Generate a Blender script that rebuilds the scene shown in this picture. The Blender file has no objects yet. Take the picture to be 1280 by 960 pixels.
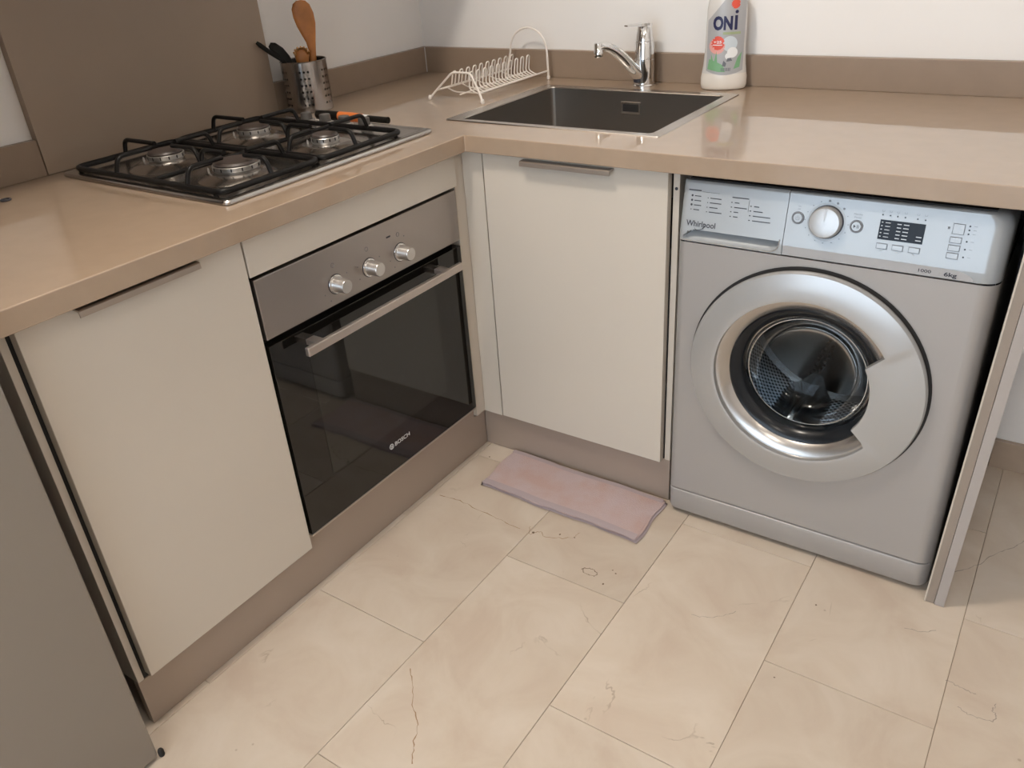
import bpy, bmesh, math, random
from mathutils import Vector, Matrix
random.seed(7)
sc = bpy.context.scene
COL = sc.collection
PI = math.pi

# ------------------------------------------------------------------ camera
CAM = Vector((1.8629, -2.2163, 1.2906))
yaw, pitch, roll = 0.6276, -0.5136, -0.0733
cyw, syw, cp, sp = math.cos(yaw), math.sin(yaw), math.cos(pitch), math.sin(pitch)
fwd = Vector((-syw * cp, cyw * cp, sp)); rgt = Vector((cyw, syw, 0)); upv = rgt.cross(fwd)
r2 = math.cos(roll) * rgt + math.sin(roll) * upv
u2 = -math.sin(roll) * rgt + math.cos(roll) * upv
cam = bpy.data.cameras.new('camera'); camo = bpy.data.objects.new('camera', cam); COL.objects.link(camo)
camo.matrix_world = Matrix(((r2.x, u2.x, -fwd.x, CAM.x), (r2.y, u2.y, -fwd.y, CAM.y), (r2.z, u2.z, -fwd.z, CAM.z), (0, 0, 0, 1)))
cam.sensor_fit = 'HORIZONTAL'; cam.sensor_width = 36.0; cam.lens = 1029.12 / 1280 * 36.0; cam.clip_start = 0.02
sc.camera = camo

# ------------------------------------------------------------------ world, exposure
w = bpy.data.worlds.new('daylight'); sc.world = w; w.use_nodes = True
w.node_tree.nodes['Background'].inputs[0].default_value = (0.76, 0.89, 1.0, 1)
w.node_tree.nodes['Background'].inputs[1].default_value = 4.7
sc.view_settings.view_transform = 'Standard'; sc.view_settings.look = 'None'
sc.view_settings.gamma = 1.0; sc.view_settings.use_curve_mapping = False
sc.view_settings.exposure = 0.05
sc.cycles.use_denoising = True
sc.cycles.max_bounces = 8; sc.cycles.diffuse_bounces = 4; sc.cycles.glossy_bounces = 4
sc.cycles.transparent_max_bounces = 12; sc.cycles.sample_clamp_indirect = 6.0
sc.cycles.caustics_reflective = False; sc.cycles.caustics_refractive = False

WARM = (1.0, 0.90, 0.79)
def area(name, loc, power, size, color=WARM, rot=(0, 0, 0), shape='DISK', size_y=None):
    l = bpy.data.lights.new(name, 'AREA'); l.energy = power; l.color = color; l.shape = shape; l.size = size
    if size_y: l.size_y = size_y
    o = bpy.data.objects.new(name, l); o.location = loc; o.rotation_euler = rot; COL.objects.link(o)
    return o
LAMPS = [((0.84, -1.55, 2.36), 45.0), ((2.70, -2.30, 2.36), 7.0), ((1.80, -3.30, 2.36), 18.0)]
for i, (loc, pw) in enumerate(LAMPS):
    l = bpy.data.lights.new('ceiling_lamp_light', 'POINT'); l.energy = pw; l.color = WARM; l.shadow_soft_size = 0.075
    o = bpy.data.objects.new('ceiling_lamp_light', l); o.location = loc; COL.objects.link(o)

# ------------------------------------------------------------------ dimensions
H = 0.8717; T = 0.0379; A = 0.6917; B = 0.717          # worktop height, thickness, front edges
FX = 0.643; RY = -0.674                                 # carcass fronts of the two runs
DX = 0.663; DY = -0.694                                 # door fronts

# ------------------------------------------------------------------ materials
def nodes(m): return m.node_tree.nodes, m.node_tree.links
def mat(name, col, rough=0.5, metal=0.0, spec=0.5, coat=0.0, bump=0.0, bscale=300, var=0.0, vscale=6.0, aniso=None, coat_rough=0.05):
    m = bpy.data.materials.new(name); m.use_nodes = True
    N, L = nodes(m); b = N['Principled BSDF']
    b.inputs['Base Color'].default_value = (*col, 1); b.inputs['Roughness'].default_value = rough
    b.inputs['Metallic'].default_value = metal; b.inputs['Specular IOR Level'].default_value = spec
    b.inputs['Coat Weight'].default_value = coat; b.inputs['Coat Roughness'].default_value = coat_rough
    tc = N.new('ShaderNodeTexCoord')
    if var > 0:
        n = N.new('ShaderNodeTexNoise'); n.inputs['Scale'].default_value = vscale; n.inputs['Detail'].default_value = 5
        L.new(tc.outputs['Object'], n.inputs['Vector'])
        r = N.new('ShaderNodeValToRGB')
        r.color_ramp.elements[0].position = 0.3; r.color_ramp.elements[1].position = 0.7
        r.color_ramp.elements[0].color = (*[c * (1 - var) for c in col], 1)
        r.color_ramp.elements[1].color = (*[min(1, c * (1 + var)) for c in col], 1)
        L.new(n.outputs['Fac'], r.inputs['Fac']); L.new(r.outputs['Color'], b.inputs['Base Color'])
    if bump > 0:
        n2 = N.new('ShaderNodeTexNoise'); n2.inputs['Scale'].default_value = bscale; n2.inputs['Detail'].default_value = 3
        if aniso:
            mp = N.new('ShaderNodeMapping'); mp.inputs['Scale'].default_value = aniso
            L.new(tc.outputs['Object'], mp.inputs['Vector']); L.new(mp.outputs['Vector'], n2.inputs['Vector'])
        else:
            L.new(tc.outputs['Object'], n2.inputs['Vector'])
        bp = N.new('ShaderNodeBump'); bp.inputs['Strength'].default_value = bump; bp.inputs['Distance'].default_value = 0.002
        L.new(n2.outputs['Fac'], bp.inputs['Height']); L.new(bp.outputs['Normal'], b.inputs['Normal'])
    return m

M = {}
M['wall'] = mat('white_wall_paint', (0.84, 0.825, 0.81), 0.7, var=0.02, vscale=3, bump=0.08, bscale=60)
M['ceil'] = mat('ceiling_paint', (0.8, 0.78, 0.75), 0.8)
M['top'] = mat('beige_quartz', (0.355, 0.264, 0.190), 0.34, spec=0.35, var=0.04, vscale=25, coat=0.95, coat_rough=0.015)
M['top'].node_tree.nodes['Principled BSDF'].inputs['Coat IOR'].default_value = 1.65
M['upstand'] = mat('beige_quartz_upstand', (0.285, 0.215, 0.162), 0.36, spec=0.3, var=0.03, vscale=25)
M['splash'] = mat('taupe_panel', (0.34, 0.262, 0.20), 0.32, var=0.02, vscale=8)
M['door'] = mat('cream_laminate', (0.60, 0.545, 0.475), 0.38, var=0.012, vscale=4)
M['edge'] = mat('cream_edge_band', (0.58, 0.52, 0.45), 0.45)
M['carcass'] = mat('carcass_shade', (0.16, 0.13, 0.105), 0.7)
M['dark'] = mat('black_gap', (0.012, 0.011, 0.011), 0.7)
M['plinth'] = mat('brushed_plinth', (0.37, 0.30, 0.25), 0.36, metal=0.15, bump=0.05, bscale=60, aniso=(4, 4, 120))
M['bronze'] = mat('champagne_aluminium', (0.42, 0.36, 0.31), 0.32, metal=0.85)
M['steel'] = mat('brushed_steel', (0.52, 0.50, 0.48), 0.22, metal=1.0, bump=0.04, bscale=40, aniso=(3, 60, 60))
M['steel_panel'] = mat('oven_steel', (0.42, 0.385, 0.365), 0.33, metal=1.0, bump=0.04, bscale=40, aniso=(60, 3, 90))
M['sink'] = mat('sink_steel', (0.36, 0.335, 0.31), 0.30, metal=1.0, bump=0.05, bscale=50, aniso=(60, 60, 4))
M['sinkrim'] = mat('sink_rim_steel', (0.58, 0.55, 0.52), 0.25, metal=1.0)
M['chrome'] = mat('chrome', (0.80, 0.80, 0.80), 0.06, metal=1.0)
M['knobmetal'] = mat('satin_knob', (0.62, 0.60, 0.58), 0.28, metal=0.9)
M['iron'] = mat('black_enamel', (0.009, 0.0085, 0.0085), 0.36, spec=0.16)
M['cap'] = mat('burner_cap_enamel', (0.045, 0.034, 0.03), 0.38)
M['glassblack'] = mat('black_oven_glass', (0.006, 0.0055, 0.005), 0.035, spec=0.55)
M['panewin'] = mat('oven_inner_window', (0.016, 0.016, 0.014), 0.035, spec=0.6)
M['handle'] = mat('oven_handle_alu', (0.56, 0.50, 0.46), 0.35, metal=0.85)
M['wm'] = mat('silver_grey_enamel', (0.40, 0.385, 0.375), 0.33, metal=0.3)
M['wmpanel'] = mat('silver_white_plastic', (0.38, 0.405, 0.425), 0.22, metal=0.15)
M['wmband'] = mat('panel_grey_band', (0.42, 0.42, 0.43), 0.35, metal=0.3)
M['ring'] = mat('silver_ring', (0.45, 0.45, 0.45), 0.26, metal=0.42)
M['dish'] = mat('satin_silver_bevel', (0.50, 0.48, 0.46), 0.25, metal=0.9)
M['gasket'] = mat('black_gloss_bezel', (0.012, 0.014, 0.017), 0.22, spec=0.3)
M['rubber'] = mat('grey_rubber', (0.035, 0.037, 0.04), 0.6)
M['ink'] = mat('dark_ink', (0.03, 0.032, 0.045), 0.5)
M['greyink'] = mat('grey_ink', (0.16, 0.17, 0.19), 0.5)
M['screen'] = mat('display_window', (0.010, 0.013, 0.02), 0.12, spec=0.15)
M['whiteink'] = mat('pale_ink', (0.62, 0.62, 0.62), 0.5)
M['board'] = mat('end_board_taupe', (0.30, 0.25, 0.21), 0.45)
M['boardgrey'] = mat('end_board_grey', (0.40, 0.365, 0.345), 0.4)
M['fridge'] = mat('fridge_silver', (0.30, 0.275, 0.25), 0.4, metal=0.35, bump=0.02, bscale=200)
M['fridgeside'] = mat('fridge_side_grey', (0.10, 0.095, 0.09), 0.5)
M['whitewire'] = mat('white_coated_wire', (0.80, 0.75, 0.70), 0.35)
M['wood'] = mat('varnished_beech', (0.43, 0.165, 0.04), 0.38, var=0.18, vscale=30)
M['woodlight'] = mat('pale_beech', (0.62, 0.33, 0.11), 0.4, var=0.2, vscale=60)
M['nylon'] = mat('black_nylon', (0.008, 0.008, 0.007), 0.5, spec=0.2)
M['pot'] = mat('holder_steel', (0.38, 0.355, 0.34), 0.19, metal=1.0)
M['orange'] = mat('orange_plastic', (0.72, 0.20, 0.05), 0.35)
M['knobgrey'] = mat('hob_knob_grey', (0.09, 0.085, 0.08), 0.4)
M['bottle'] = mat('bottle_plastic', (0.70, 0.68, 0.655), 0.22, spec=0.5)
M['liquid'] = mat('milky_liquid', (0.80, 0.755, 0.69), 0.2)
M['label'] = mat('bottle_label_silver', (0.42, 0.42, 0.43), 0.3)
M['navy'] = mat('navy_print', (0.012, 0.014, 0.07), 0.4)
M['green'] = mat('green_print', (0.20, 0.42, 0.22), 0.4)
M['olive'] = mat('olive_print', (0.36, 0.42, 0.24), 0.4)
M['red'] = mat('red_print', (0.75, 0.10, 0.06), 0.4)
M['pinkprint'] = mat('pink_print', (0.80, 0.38, 0.34), 0.4)
M['paleblue'] = mat('pale_plate_print', (0.62, 0.68, 0.72), 0.4)
M['whiteprint'] = mat('white_print', (0.85, 0.85, 0.85), 0.4)
M['capwhite'] = mat('white_cap', (0.8, 0.8, 0.8), 0.35)
M['lampwhite'] = mat('lamp_trim_white', (0.8, 0.8, 0.78), 0.5)
M['basebrown'] = mat('baseboard_beige', (0.42, 0.33, 0.255), 0.35, var=0.06, vscale=20)
M['grout'] = mat('floor_grout', (0.38, 0.30, 0.225), 0.8)

def tile_material():
    m = bpy.data.materials.new('cream_marble'); m.use_nodes = True
    N, L = nodes(m); b = N['Principled BSDF']
    tc = N.new('ShaderNodeTexCoord'); oi = N.new('ShaderNodeObjectInfo')
    mul = N.new('ShaderNodeVectorMath'); mul.operation = 'SCALE'; mul.inputs['Scale'].default_value = 37.0
    cmb = N.new('ShaderNodeCombineXYZ'); L.new(oi.outputs['Random'], cmb.inputs[0]); L.new(oi.outputs['Random'], cmb.inputs[1])
    L.new(cmb.outputs[0], mul.inputs[0])
    add = N.new('ShaderNodeVectorMath'); add.operation = 'ADD'
    L.new(tc.outputs['Object'], add.inputs[0]); L.new(mul.outputs[0], add.inputs[1])
    n1 = N.new('ShaderNodeTexNoise'); n1.inputs['Scale'].default_value = 5.5; n1.inputs['Detail'].default_value = 7; n1.inputs['Roughness'].default_value = 0.58
    n1.inputs['Distortion'].default_value = 0.8
    L.new(add.outputs[0], n1.inputs['Vector'])
    r1 = N.new('ShaderNodeValToRGB'); e = r1.color_ramp.elements
    e[0].position = 0.34; e[0].color = (0.575, 0.475, 0.385, 1); e[1].position = 0.66; e[1].color = (0.665, 0.58, 0.49, 1)
    x = e.new(0.5); x.color = (0.625, 0.535, 0.44, 1)
    L.new(n1.outputs['Fac'], r1.inputs['Fac'])
    # tint per tile
    hs = N.new('ShaderNodeHueSaturation'); mr = N.new('ShaderNodeMapRange')
    mr.inputs[3].default_value = 0.92; mr.inputs[4].default_value = 1.06
    L.new(oi.outputs['Random'], mr.inputs[0]); L.new(mr.outputs[0], hs.inputs['Value']); L.new(r1.outputs[0], hs.inputs['Color'])
    # hairline veins: iso-line of a distorted noise, present only in places
    n2 = N.new('ShaderNodeTexNoise'); n2.inputs['Scale'].default_value = 2.6; n2.inputs['Detail'].default_value = 6; n2.inputs['Distortion'].default_value = 0.5
    L.new(add.outputs[0], n2.inputs['Vector'])
    sub = N.new('ShaderNodeMath'); sub.operation = 'SUBTRACT'; sub.inputs[1].default_value = 0.5; L.new(n2.outputs['Fac'], sub.inputs[0])
    ab = N.new('ShaderNodeMath'); ab.operation = 'ABSOLUTE'; L.new(sub.outputs[0], ab.inputs[0])
    vr = N.new('ShaderNodeValToRGB'); vr.color_ramp.elements[0].position = 0.0; vr.color_ramp.elements[0].color = (1, 1, 1, 1)
    vr.color_ramp.elements[1].position = 0.003; vr.color_ramp.elements[1].color = (0, 0, 0, 1); L.new(ab.outputs[0], vr.inputs[0])
    n3 = N.new('ShaderNodeTexNoise'); n3.inputs['Scale'].default_value = 7.0; L.new(add.outputs[0], n3.inputs['Vector'])
    pr = N.new('ShaderNodeValToRGB'); pr.color_ramp.elements[0].position = 0.60; pr.color_ramp.elements[1].position = 0.68; L.new(n3.outputs['Fac'], pr.inputs[0])
    vm = N.new('ShaderNodeMath'); vm.operation = 'MULTIPLY'; L.new(vr.outputs[0], vm.inputs[0]); L.new(pr.outputs[0], vm.inputs[1])
    # small pits
    vo = N.new('ShaderNodeTexVoronoi'); vo.inputs['Scale'].default_value = 17.0; L.new(add.outputs[0], vo.inputs['Vector'])
    vp = N.new('ShaderNodeValToRGB'); vp.color_ramp.elements[0].position = 0.035; vp.color_ramp.elements[0].color = (0.8, 0.8, 0.8, 1)
    vp.color_ramp.elements[1].position = 0.06; vp.color_ramp.elements[1].color = (0, 0, 0, 1); L.new(vo.outputs['Distance'], vp.inputs[0])
    n4 = N.new('ShaderNodeTexNoise'); n4.inputs['Scale'].default_value = 3.0; n4.inputs['Detail'].default_value = 1
    ad2 = N.new('ShaderNodeVectorMath'); ad2.operation = 'ADD'; ad2.inputs[1].default_value = (4, 9, 2); L.new(add.outputs[0], ad2.inputs[0]); L.new(ad2.outputs[0], n4.inputs['Vector'])
    pp = N.new('ShaderNodeValToRGB'); pp.color_ramp.elements[0].position = 0.57; pp.color_ramp.elements[1].position = 0.63; L.new(n4.outputs['Fac'], pp.inputs[0])
    pm = N.new('ShaderNodeMath'); pm.operation = 'MULTIPLY'; L.new(vp.outputs[0], pm.inputs[0]); L.new(pp.outputs[0], pm.inputs[1])
    mx = N.new('ShaderNodeMath'); mx.operation = 'MAXIMUM'; L.new(vm.outputs[0], mx.inputs[0]); L.new(pm.outputs[0], mx.inputs[1])
    m2 = N.new('ShaderNodeMath'); m2.operation = 'MULTIPLY'; m2.inputs[1].default_value = 0.5; L.new(mx.outputs[0], m2.inputs[0])
    mix = N.new('ShaderNodeMix'); mix.data_type = 'RGBA'; mix.inputs[7].default_value = (0.22, 0.145, 0.08, 1)
    L.new(m2.outputs[0], mix.inputs[0]); L.new(hs.outputs[0], mix.inputs[6]); L.new(mix.outputs[2], b.inputs['Base Color'])
    b.inputs['Roughness'].default_value = 0.33; b.inputs['Specular IOR Level'].default_value = 0.4
    return m
M['tile'] = tile_material()

def thin_glass(name, tint=(0.9, 0.95, 1.0), ior=1.5, rough=0.02, refl=1.0):
    m = bpy.data.materials.new(name); m.use_nodes = True
    N, L = nodes(m); N.remove(N['Principled BSDF']); out = N['Material Output']
    tr = N.new('ShaderNodeBsdfTransparent'); tr.inputs[0].default_value = (*tint, 1)
    gl = N.new('ShaderNodeBsdfGlossy'); gl.inputs['Roughness'].default_value = rough
    fr = N.new('ShaderNodeFresnel'); fr.inputs[0].default_value = ior
    mu = N.new('ShaderNodeMath'); mu.operation = 'MULTIPLY'; mu.inputs[1].default_value = refl; L.new(fr.outputs[0], mu.inputs[0])
    mx = N.new('ShaderNodeMixShader'); L.new(mu.outputs[0], mx.inputs[0]); L.new(tr.outputs[0], mx.inputs[1]); L.new(gl.outputs[0], mx.inputs[2])
    L.new(mx.outputs[0], out.inputs[0]); return m
M['bowl'] = thin_glass('porthole_glass', (0.70, 0.76, 0.80), 1.42, refl=0.45)
M['winglass'] = thin_glass('window_glass', (0.97, 0.98, 1.0))

def drum_material():
    m = mat('perforated_drum', (0.42, 0.44, 0.46), 0.28, metal=1.0)
    N, L = nodes(m); b = N['Principled BSDF']
    uv = N.new('ShaderNodeUVMap'); mp = N.new('ShaderNodeMapping'); mp.inputs['Rotation'].default_value = (0, 0, 0.785)
    L.new(uv.outputs[0], mp.inputs[0])
    vo = N.new('ShaderNodeTexVoronoi'); vo.voronoi_dimensions = '2D'; vo.inputs['Scale'].default_value = 95; vo.inputs['Randomness'].default_value = 0.0
    L.new(mp.outputs[0], vo.inputs['Vector'])
    r = N.new('ShaderNodeValToRGB'); r.color_ramp.elements[0].position = 0.30; r.color_ramp.elements[0].color = (0.012, 0.013, 0.015, 1)
    r.color_ramp.elements[1].position = 0.40; r.color_ramp.elements[1].color = (0.42, 0.44, 0.46, 1)
    L.new(vo.outputs['Distance'], r.inputs[0]); L.new(r.outputs[0], b.inputs['Base Color'])
    bp = N.new('ShaderNodeBump'); bp.inputs['Strength'].default_value = 0.6; bp.inputs['Distance'].default_value = 0.003
    L.new(vo.outputs['Distance'], bp.inputs['Height']); L.new(bp.outputs[0], b.inputs['Normal'])
    return m
M['drum'] = drum_material()
M['drumplain'] = mat('drum_plain_steel', (0.45, 0.46, 0.47), 0.24, metal=1.0)

def towel_material():
    m = mat('mauve_towel', (0.48, 0.36, 0.34), 0.95, spec=0.1)
    N, L = nodes(m); b = N['Principled BSDF']; tc = N.new('ShaderNodeTexCoord')
    n = N.new('ShaderNodeTexNoise'); n.inputs['Scale'].default_value = 16; n.inputs['Detail'].default_value = 6; L.new(tc.outputs['Object'], n.inputs['Vector'])
    r = N.new('ShaderNodeValToRGB'); r.color_ramp.elements[0].position = 0.35; r.color_ramp.elements[0].color = (0.50, 0.365, 0.335, 1)
    r.color_ramp.elements[1].position = 0.62; r.color_ramp.elements[1].color = (0.52, 0.42, 0.425, 1)
    L.new(n.outputs['Fac'], r.inputs[0]); L.new(r.outputs[0], b.inputs['Base Color'])
    n2 = N.new('ShaderNodeTexNoise'); n2.inputs['Scale'].default_value = 420; L.new(tc.outputs['Object'], n2.inputs['Vector'])
    bp = N.new('ShaderNodeBump'); bp.inputs['Strength'].default_value = 0.5; bp.inputs['Distance'].default_value = 0.003
    L.new(n2.outputs['Fac'], bp.inputs['Height']); L.new(bp.outputs[0], b.inputs['Normal'])
    return m
M['towel'] = towel_material()
M['towelhem'] = mat('mauve_hem', (0.43, 0.36, 0.375), 0.95, spec=0.1, bump=0.4, bscale=420)

# ------------------------------------------------------------------ object helpers
def tag(o, label=None, cat=None, group=None, kind=None):
    if label: o['label'] = label
    if cat: o['category'] = cat
    if group: o['group'] = group
    if kind: o['kind'] = kind
    return o
def thing(name, label, cat, loc, group=None):
    o = bpy.data.objects.new(name, None); o.empty_display_size = 0.05; o.location = loc
    COL.objects.link(o); return tag(o, label, cat, group)
def put(o, parent):
    COL.objects.link(o)
    if parent is not None:
        o.parent = parent
        if parent.type == 'EMPTY': o.matrix_parent_inverse = Matrix.Translation(-parent.location)
    return o
def finish(bm, name, m, parent=None, smooth=None, recalc=True):
    if recalc: bmesh.ops.recalc_face_normals(bm, faces=bm.faces[:])
    me = bpy.data.meshes.new(name); bm.to_mesh(me); bm.free()
    o = bpy.data.objects.new(name, me)
    if m is not None: me.materials.append(M[m] if isinstance(m, str) else m)
    if smooth is not None:
        me.shade_smooth()
        if smooth < 3.0:
            try: me.set_sharp_from_angle(angle=smooth)
            except Exception: pass
    return put(o, parent)
def add_box(bm, x0, x1, y0, y1, z0, z1, bev=0.0, seg=2):
    r = bmesh.ops.create_cube(bm, size=1.0)
    vs = r['verts']
    for v in vs:
        v.co.x = x0 + (v.co.x + .5) * (x1 - x0); v.co.y = y0 + (v.co.y + .5) * (y1 - y0); v.co.z = z0 + (v.co.z + .5) * (z1 - z0)
    if bev > 0:
        es = list({e for v in vs for e in v.link_edges})
        bmesh.ops.bevel(bm, geom=es, offset=bev, segments=seg, profile=0.5, affect='EDGES')
def box(name, x0, x1, y0, y1, z0, z1, m, parent=None, bev=0.001, seg=2):
    bm = bmesh.new(); add_box(bm, x0, x1, y0, y1, z0, z1, bev, seg)
    return finish(bm, name, m, parent, smooth=0.3 if bev > 0 else None)
def add_loft(bm, levels, closed=True, cap0=True, cap1=True):
    rows = [[bm.verts.new(p) for p in lv] for lv in levels]
    n = len(rows[0])
    for a, b in zip(rows[:-1], rows[1:]):
        for i in range(n if closed else n - 1):
            j = (i + 1) % n
            try: bm.faces.new((a[i], a[j], b[j], b[i]))
            except ValueError: pass
    if cap0: bm.faces.new(rows[0][::-1])
    if cap1: bm.faces.new(rows[-1])
    return rows
def loft(name, levels, m, parent=None, smooth=0.6, closed=True, cap0=True, cap1=True):
    bm = bmesh.new(); add_loft(bm, levels, closed, cap0, cap1)
    return finish(bm, name, m, parent, smooth)
def basis(axis):
    ax = Vector(axis).normalized(); t = Vector((0, 0, 1)) if abs(ax.z) < 0.9 else Vector((1, 0, 0))
    e1 = t.cross(ax).normalized(); return e1, ax.cross(e1), ax
def add_lathe(bm, prof, origin, axis=(0, 0, 1), n=32):
    e1, e2, ax = basis(axis); o = Vector(origin); rows = []
    for r, h in prof:
        if r < 1e-6: rows.append([bm.verts.new(o + ax * h)])
        else: rows.append([bm.verts.new(o + ax * h + (e1 * math.cos(2 * PI * i / n) + e2 * math.sin(2 * PI * i / n)) * r) for i in range(n)])
    for a, b in zip(rows[:-1], rows[1:]):
        for i in range(n):
            j = (i + 1) % n
            if len(a) == 1 and len(b) == 1: continue
            if len(a) == 1: bm.faces.new((a[0], b[j], b[i]))
            elif len(b) == 1: bm.faces.new((a[i], a[j], b[0]))
            else: bm.faces.new((a[i], a[j], b[j], b[i]))
def lathe(name, prof, origin, m, parent=None, axis=(0, 0, 1), n=32, smooth=0.6):
    bm = bmesh.new(); add_lathe(bm, prof, origin, axis, n); return finish(bm, name, m, parent, smooth)
def add_tube(bm, pts, r, n=8, closed=False, radii=None):
    pts = [Vector(p) for p in pts]; N = len(pts); rows = []; prev = None
    for i, p in enumerate(pts):
        if closed: t = (pts[(i + 1) % N] - pts[i - 1])
        else: t = pts[min(i + 1, N - 1)] - pts[max(i - 1, 0)]
        t.normalize()
        if prev is None: e1 = basis(t)[0]
        else:
            e1 = prev - t * prev.dot(t)
            e1 = e1.normalized() if e1.length > 1e-6 else basis(t)[0]
        prev = e1; e2 = t.cross(e1); rr = radii[i] if radii else r
        rows.append([bm.verts.new(p + (e1 * math.cos(2 * PI * k / n) + e2 * math.sin(2 * PI * k / n)) * rr) for k in range(n)])
    m = N if closed else N - 1
    for i in range(m):
        a, b = rows[i], rows[(i + 1) % N]
        for k in range(n):
            q = (k + 1) % n; bm.faces.new((a[k], a[q], b[q], b[k]))
    if not closed:
        bm.faces.new(rows[0][::-1]); bm.faces.new(rows[-1])
def tube(name, pts, r, m, parent=None, n=8, closed=False, radii=None):
    bm = bmesh.new(); add_tube(bm, pts, r, n, closed, radii); return finish(bm, name, m, parent, 0.9)
def rounded(pts, rad, seg=5, closed=False):
    """polyline with its corners rounded"""
    P = [Vector(p) for p in pts]; out = []; N = len(P)
    for i, p in enumerate(P):
        if not closed and i in (0, N - 1): out.append(p); continue
        a, b = P[i - 1] - p, P[(i + 1) % N] - p
        d = min(rad, a.length * .48, b.length * .48); s, e = p + a.normalized() * d, p + b.normalized() * d
        for k in range(seg + 1):
            t = k / seg; out.append(s * (1 - t) ** 2 + p * 2 * t * (1 - t) + e * t * t)
    return out
def rrect(x0, x1, y0, y1, r, z, seg=5):
    out = []
    for cx, cy, a0 in ((x1 - r, y1 - r, 0), (x0 + r, y1 - r, 90), (x0 + r, y0 + r, 180), (x1 - r, y0 + r, 270)):
        for k in range(seg + 1):
            a = math.radians(a0 + 90 * k / seg); out.append(Vector((cx + r * math.cos(a), cy + r * math.sin(a), z)))
    return out
def frame_mat(o, ex, ey):
    ex, ey = Vector(ex).normalized(), Vector(ey).normalized(); ez = ex.cross(ey); o = Vector(o)
    return Matrix(((ex.x, ey.x, ez.x, o.x), (ex.y, ey.y, ez.y, o.y), (ex.z, ey.z, ez.z, o.z), (0, 0, 0, 1)))
def text_bm(s, width=None, height=None, bold=0.0, ext=0.0002):
    c = bpy.data.curves.new('t', 'FONT'); c.body = s; c.size = 1.0; c.offset = bold; c.resolution_u = 3
    o = bpy.data.objects.new('t', c); COL.objects.link(o)
    bpy.context.view_layer.update()
    me = bpy.data.meshes.new_from_object(o.evaluated_get(bpy.context.evaluated_depsgraph_get()))
    bm = bmesh.new(); bm.from_mesh(me); bpy.data.objects.remove(o); bpy.data.curves.remove(c); bpy.data.meshes.remove(me)
    xs = [v.co.x for v in bm.verts]; ys = [v.co.y for v in bm.verts]
    x0, x1, y0, y1 = min(xs), max(xs), min(ys), max(ys)
    sx = width / (x1 - x0) if width else height / (y1 - y0); sy = height / (y1 - y0) if height else sx
    for v in bm.verts: v.co = Vector(((v.co.x - (x0 + x1) / 2) * sx, (v.co.y - (y0 + y1) / 2) * sy, 0))
    return bm
def text(name, s, o, ex, ey, m, parent, width=None, height=None, bold=0.0):
    bm = text_bm(s, width, height, bold); bm.transform(frame_mat(o, ex, ey)); return finish(bm, name, m, parent, recalc=False)
def flat(name, polys, o, ex, ey, m, parent, thick=0.0003):
    """thin printed marks: polygons in a local frame"""
    bm = bmesh.new()
    for pg in polys:
        a = [bm.verts.new((x, y, 0)) for x, y in pg]; b = [bm.verts.new((x, y, thick)) for x, y in pg]
        bm.faces.new(b); n = len(pg)
        for i in range(n): bm.faces.new((a[i], a[(i + 1) % n], b[(i + 1) % n], b[i]))
    bm.transform(frame_mat(o, ex, ey)); return finish(bm, name, m, parent)
def disc2(cx, cy, r, n=12): return [(cx + r * math.cos(2 * PI * i / n), cy + r * math.sin(2 * PI * i / n)) for i in range(n)]
def rect2(x0, x1, y0, y1): return [(x0, y0), (x1, y0), (x1, y1), (x0, y1)]
def struct(o): o['kind'] = 'structure'; return o

# ------------------------------------------------------------------ the room
RX, RYB, RZ = 3.5, -4.6, 2.5
fl = struct(box('floor', -0.12, RX + .12, RYB - .12, 0.12, -0.10, -0.0022, 'grout', None, 0))
# marble tiles in half-bond, 305 x 610 mm
CW, CL, GAP = 0.305, 0.61, 0.0010
def tile_mesh(w, l):
    bm = bmesh.new(); add_box(bm, -w / 2, w / 2, -l / 2, l / 2, -0.010, 0.0, 0.0)
    top = [e for e in bm.edges if all(abs(v.co.z) < 1e-6 for v in e.verts)]
    bmesh.ops.bevel(bm, geom=top, offset=0.0007, segments=1, affect='EDGES')
    me = bpy.data.meshes.new('tile'); bm.to_mesh(me); bm.free(); me.materials.append(M['tile']); return me
TM = {}
c0 = 1.2665 - 4 * CW
for c in range(0, 11):
    xa = c0 + c * CW
    if xa > 3.4: break
    off = -1.350 if c % 2 == 0 else -1.045
    ys = [off + CL * k for k in range(-6, 4)]
    for ya in ys:
        y0, y1 = max(ya, RYB), min(ya + CL, 0.0)
        x0, x1 = max(xa, 0.0), min(xa + CW, RX)
        if y1 - y0 < 0.03 or x1 - x0 < 0.03: continue
        if y0 < -2.95: continue
        key = (round(x1 - x0, 3), round(y1 - y0, 3))
        if key not in TM: TM[key] = tile_mesh(x1 - x0 - GAP, y1 - y0 - GAP)
        o = bpy.data.objects.new('tile', TM[key]); o.location = ((x0 + x1) / 2, (y0 + y1) / 2, 0)
        put(o, fl)
# the rest of the floor behind the viewer
rest = box('tile_field', 0.0, RX, RYB, -2.96 - .05, -0.010, -0.0004, 'tile', fl, 0)

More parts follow.
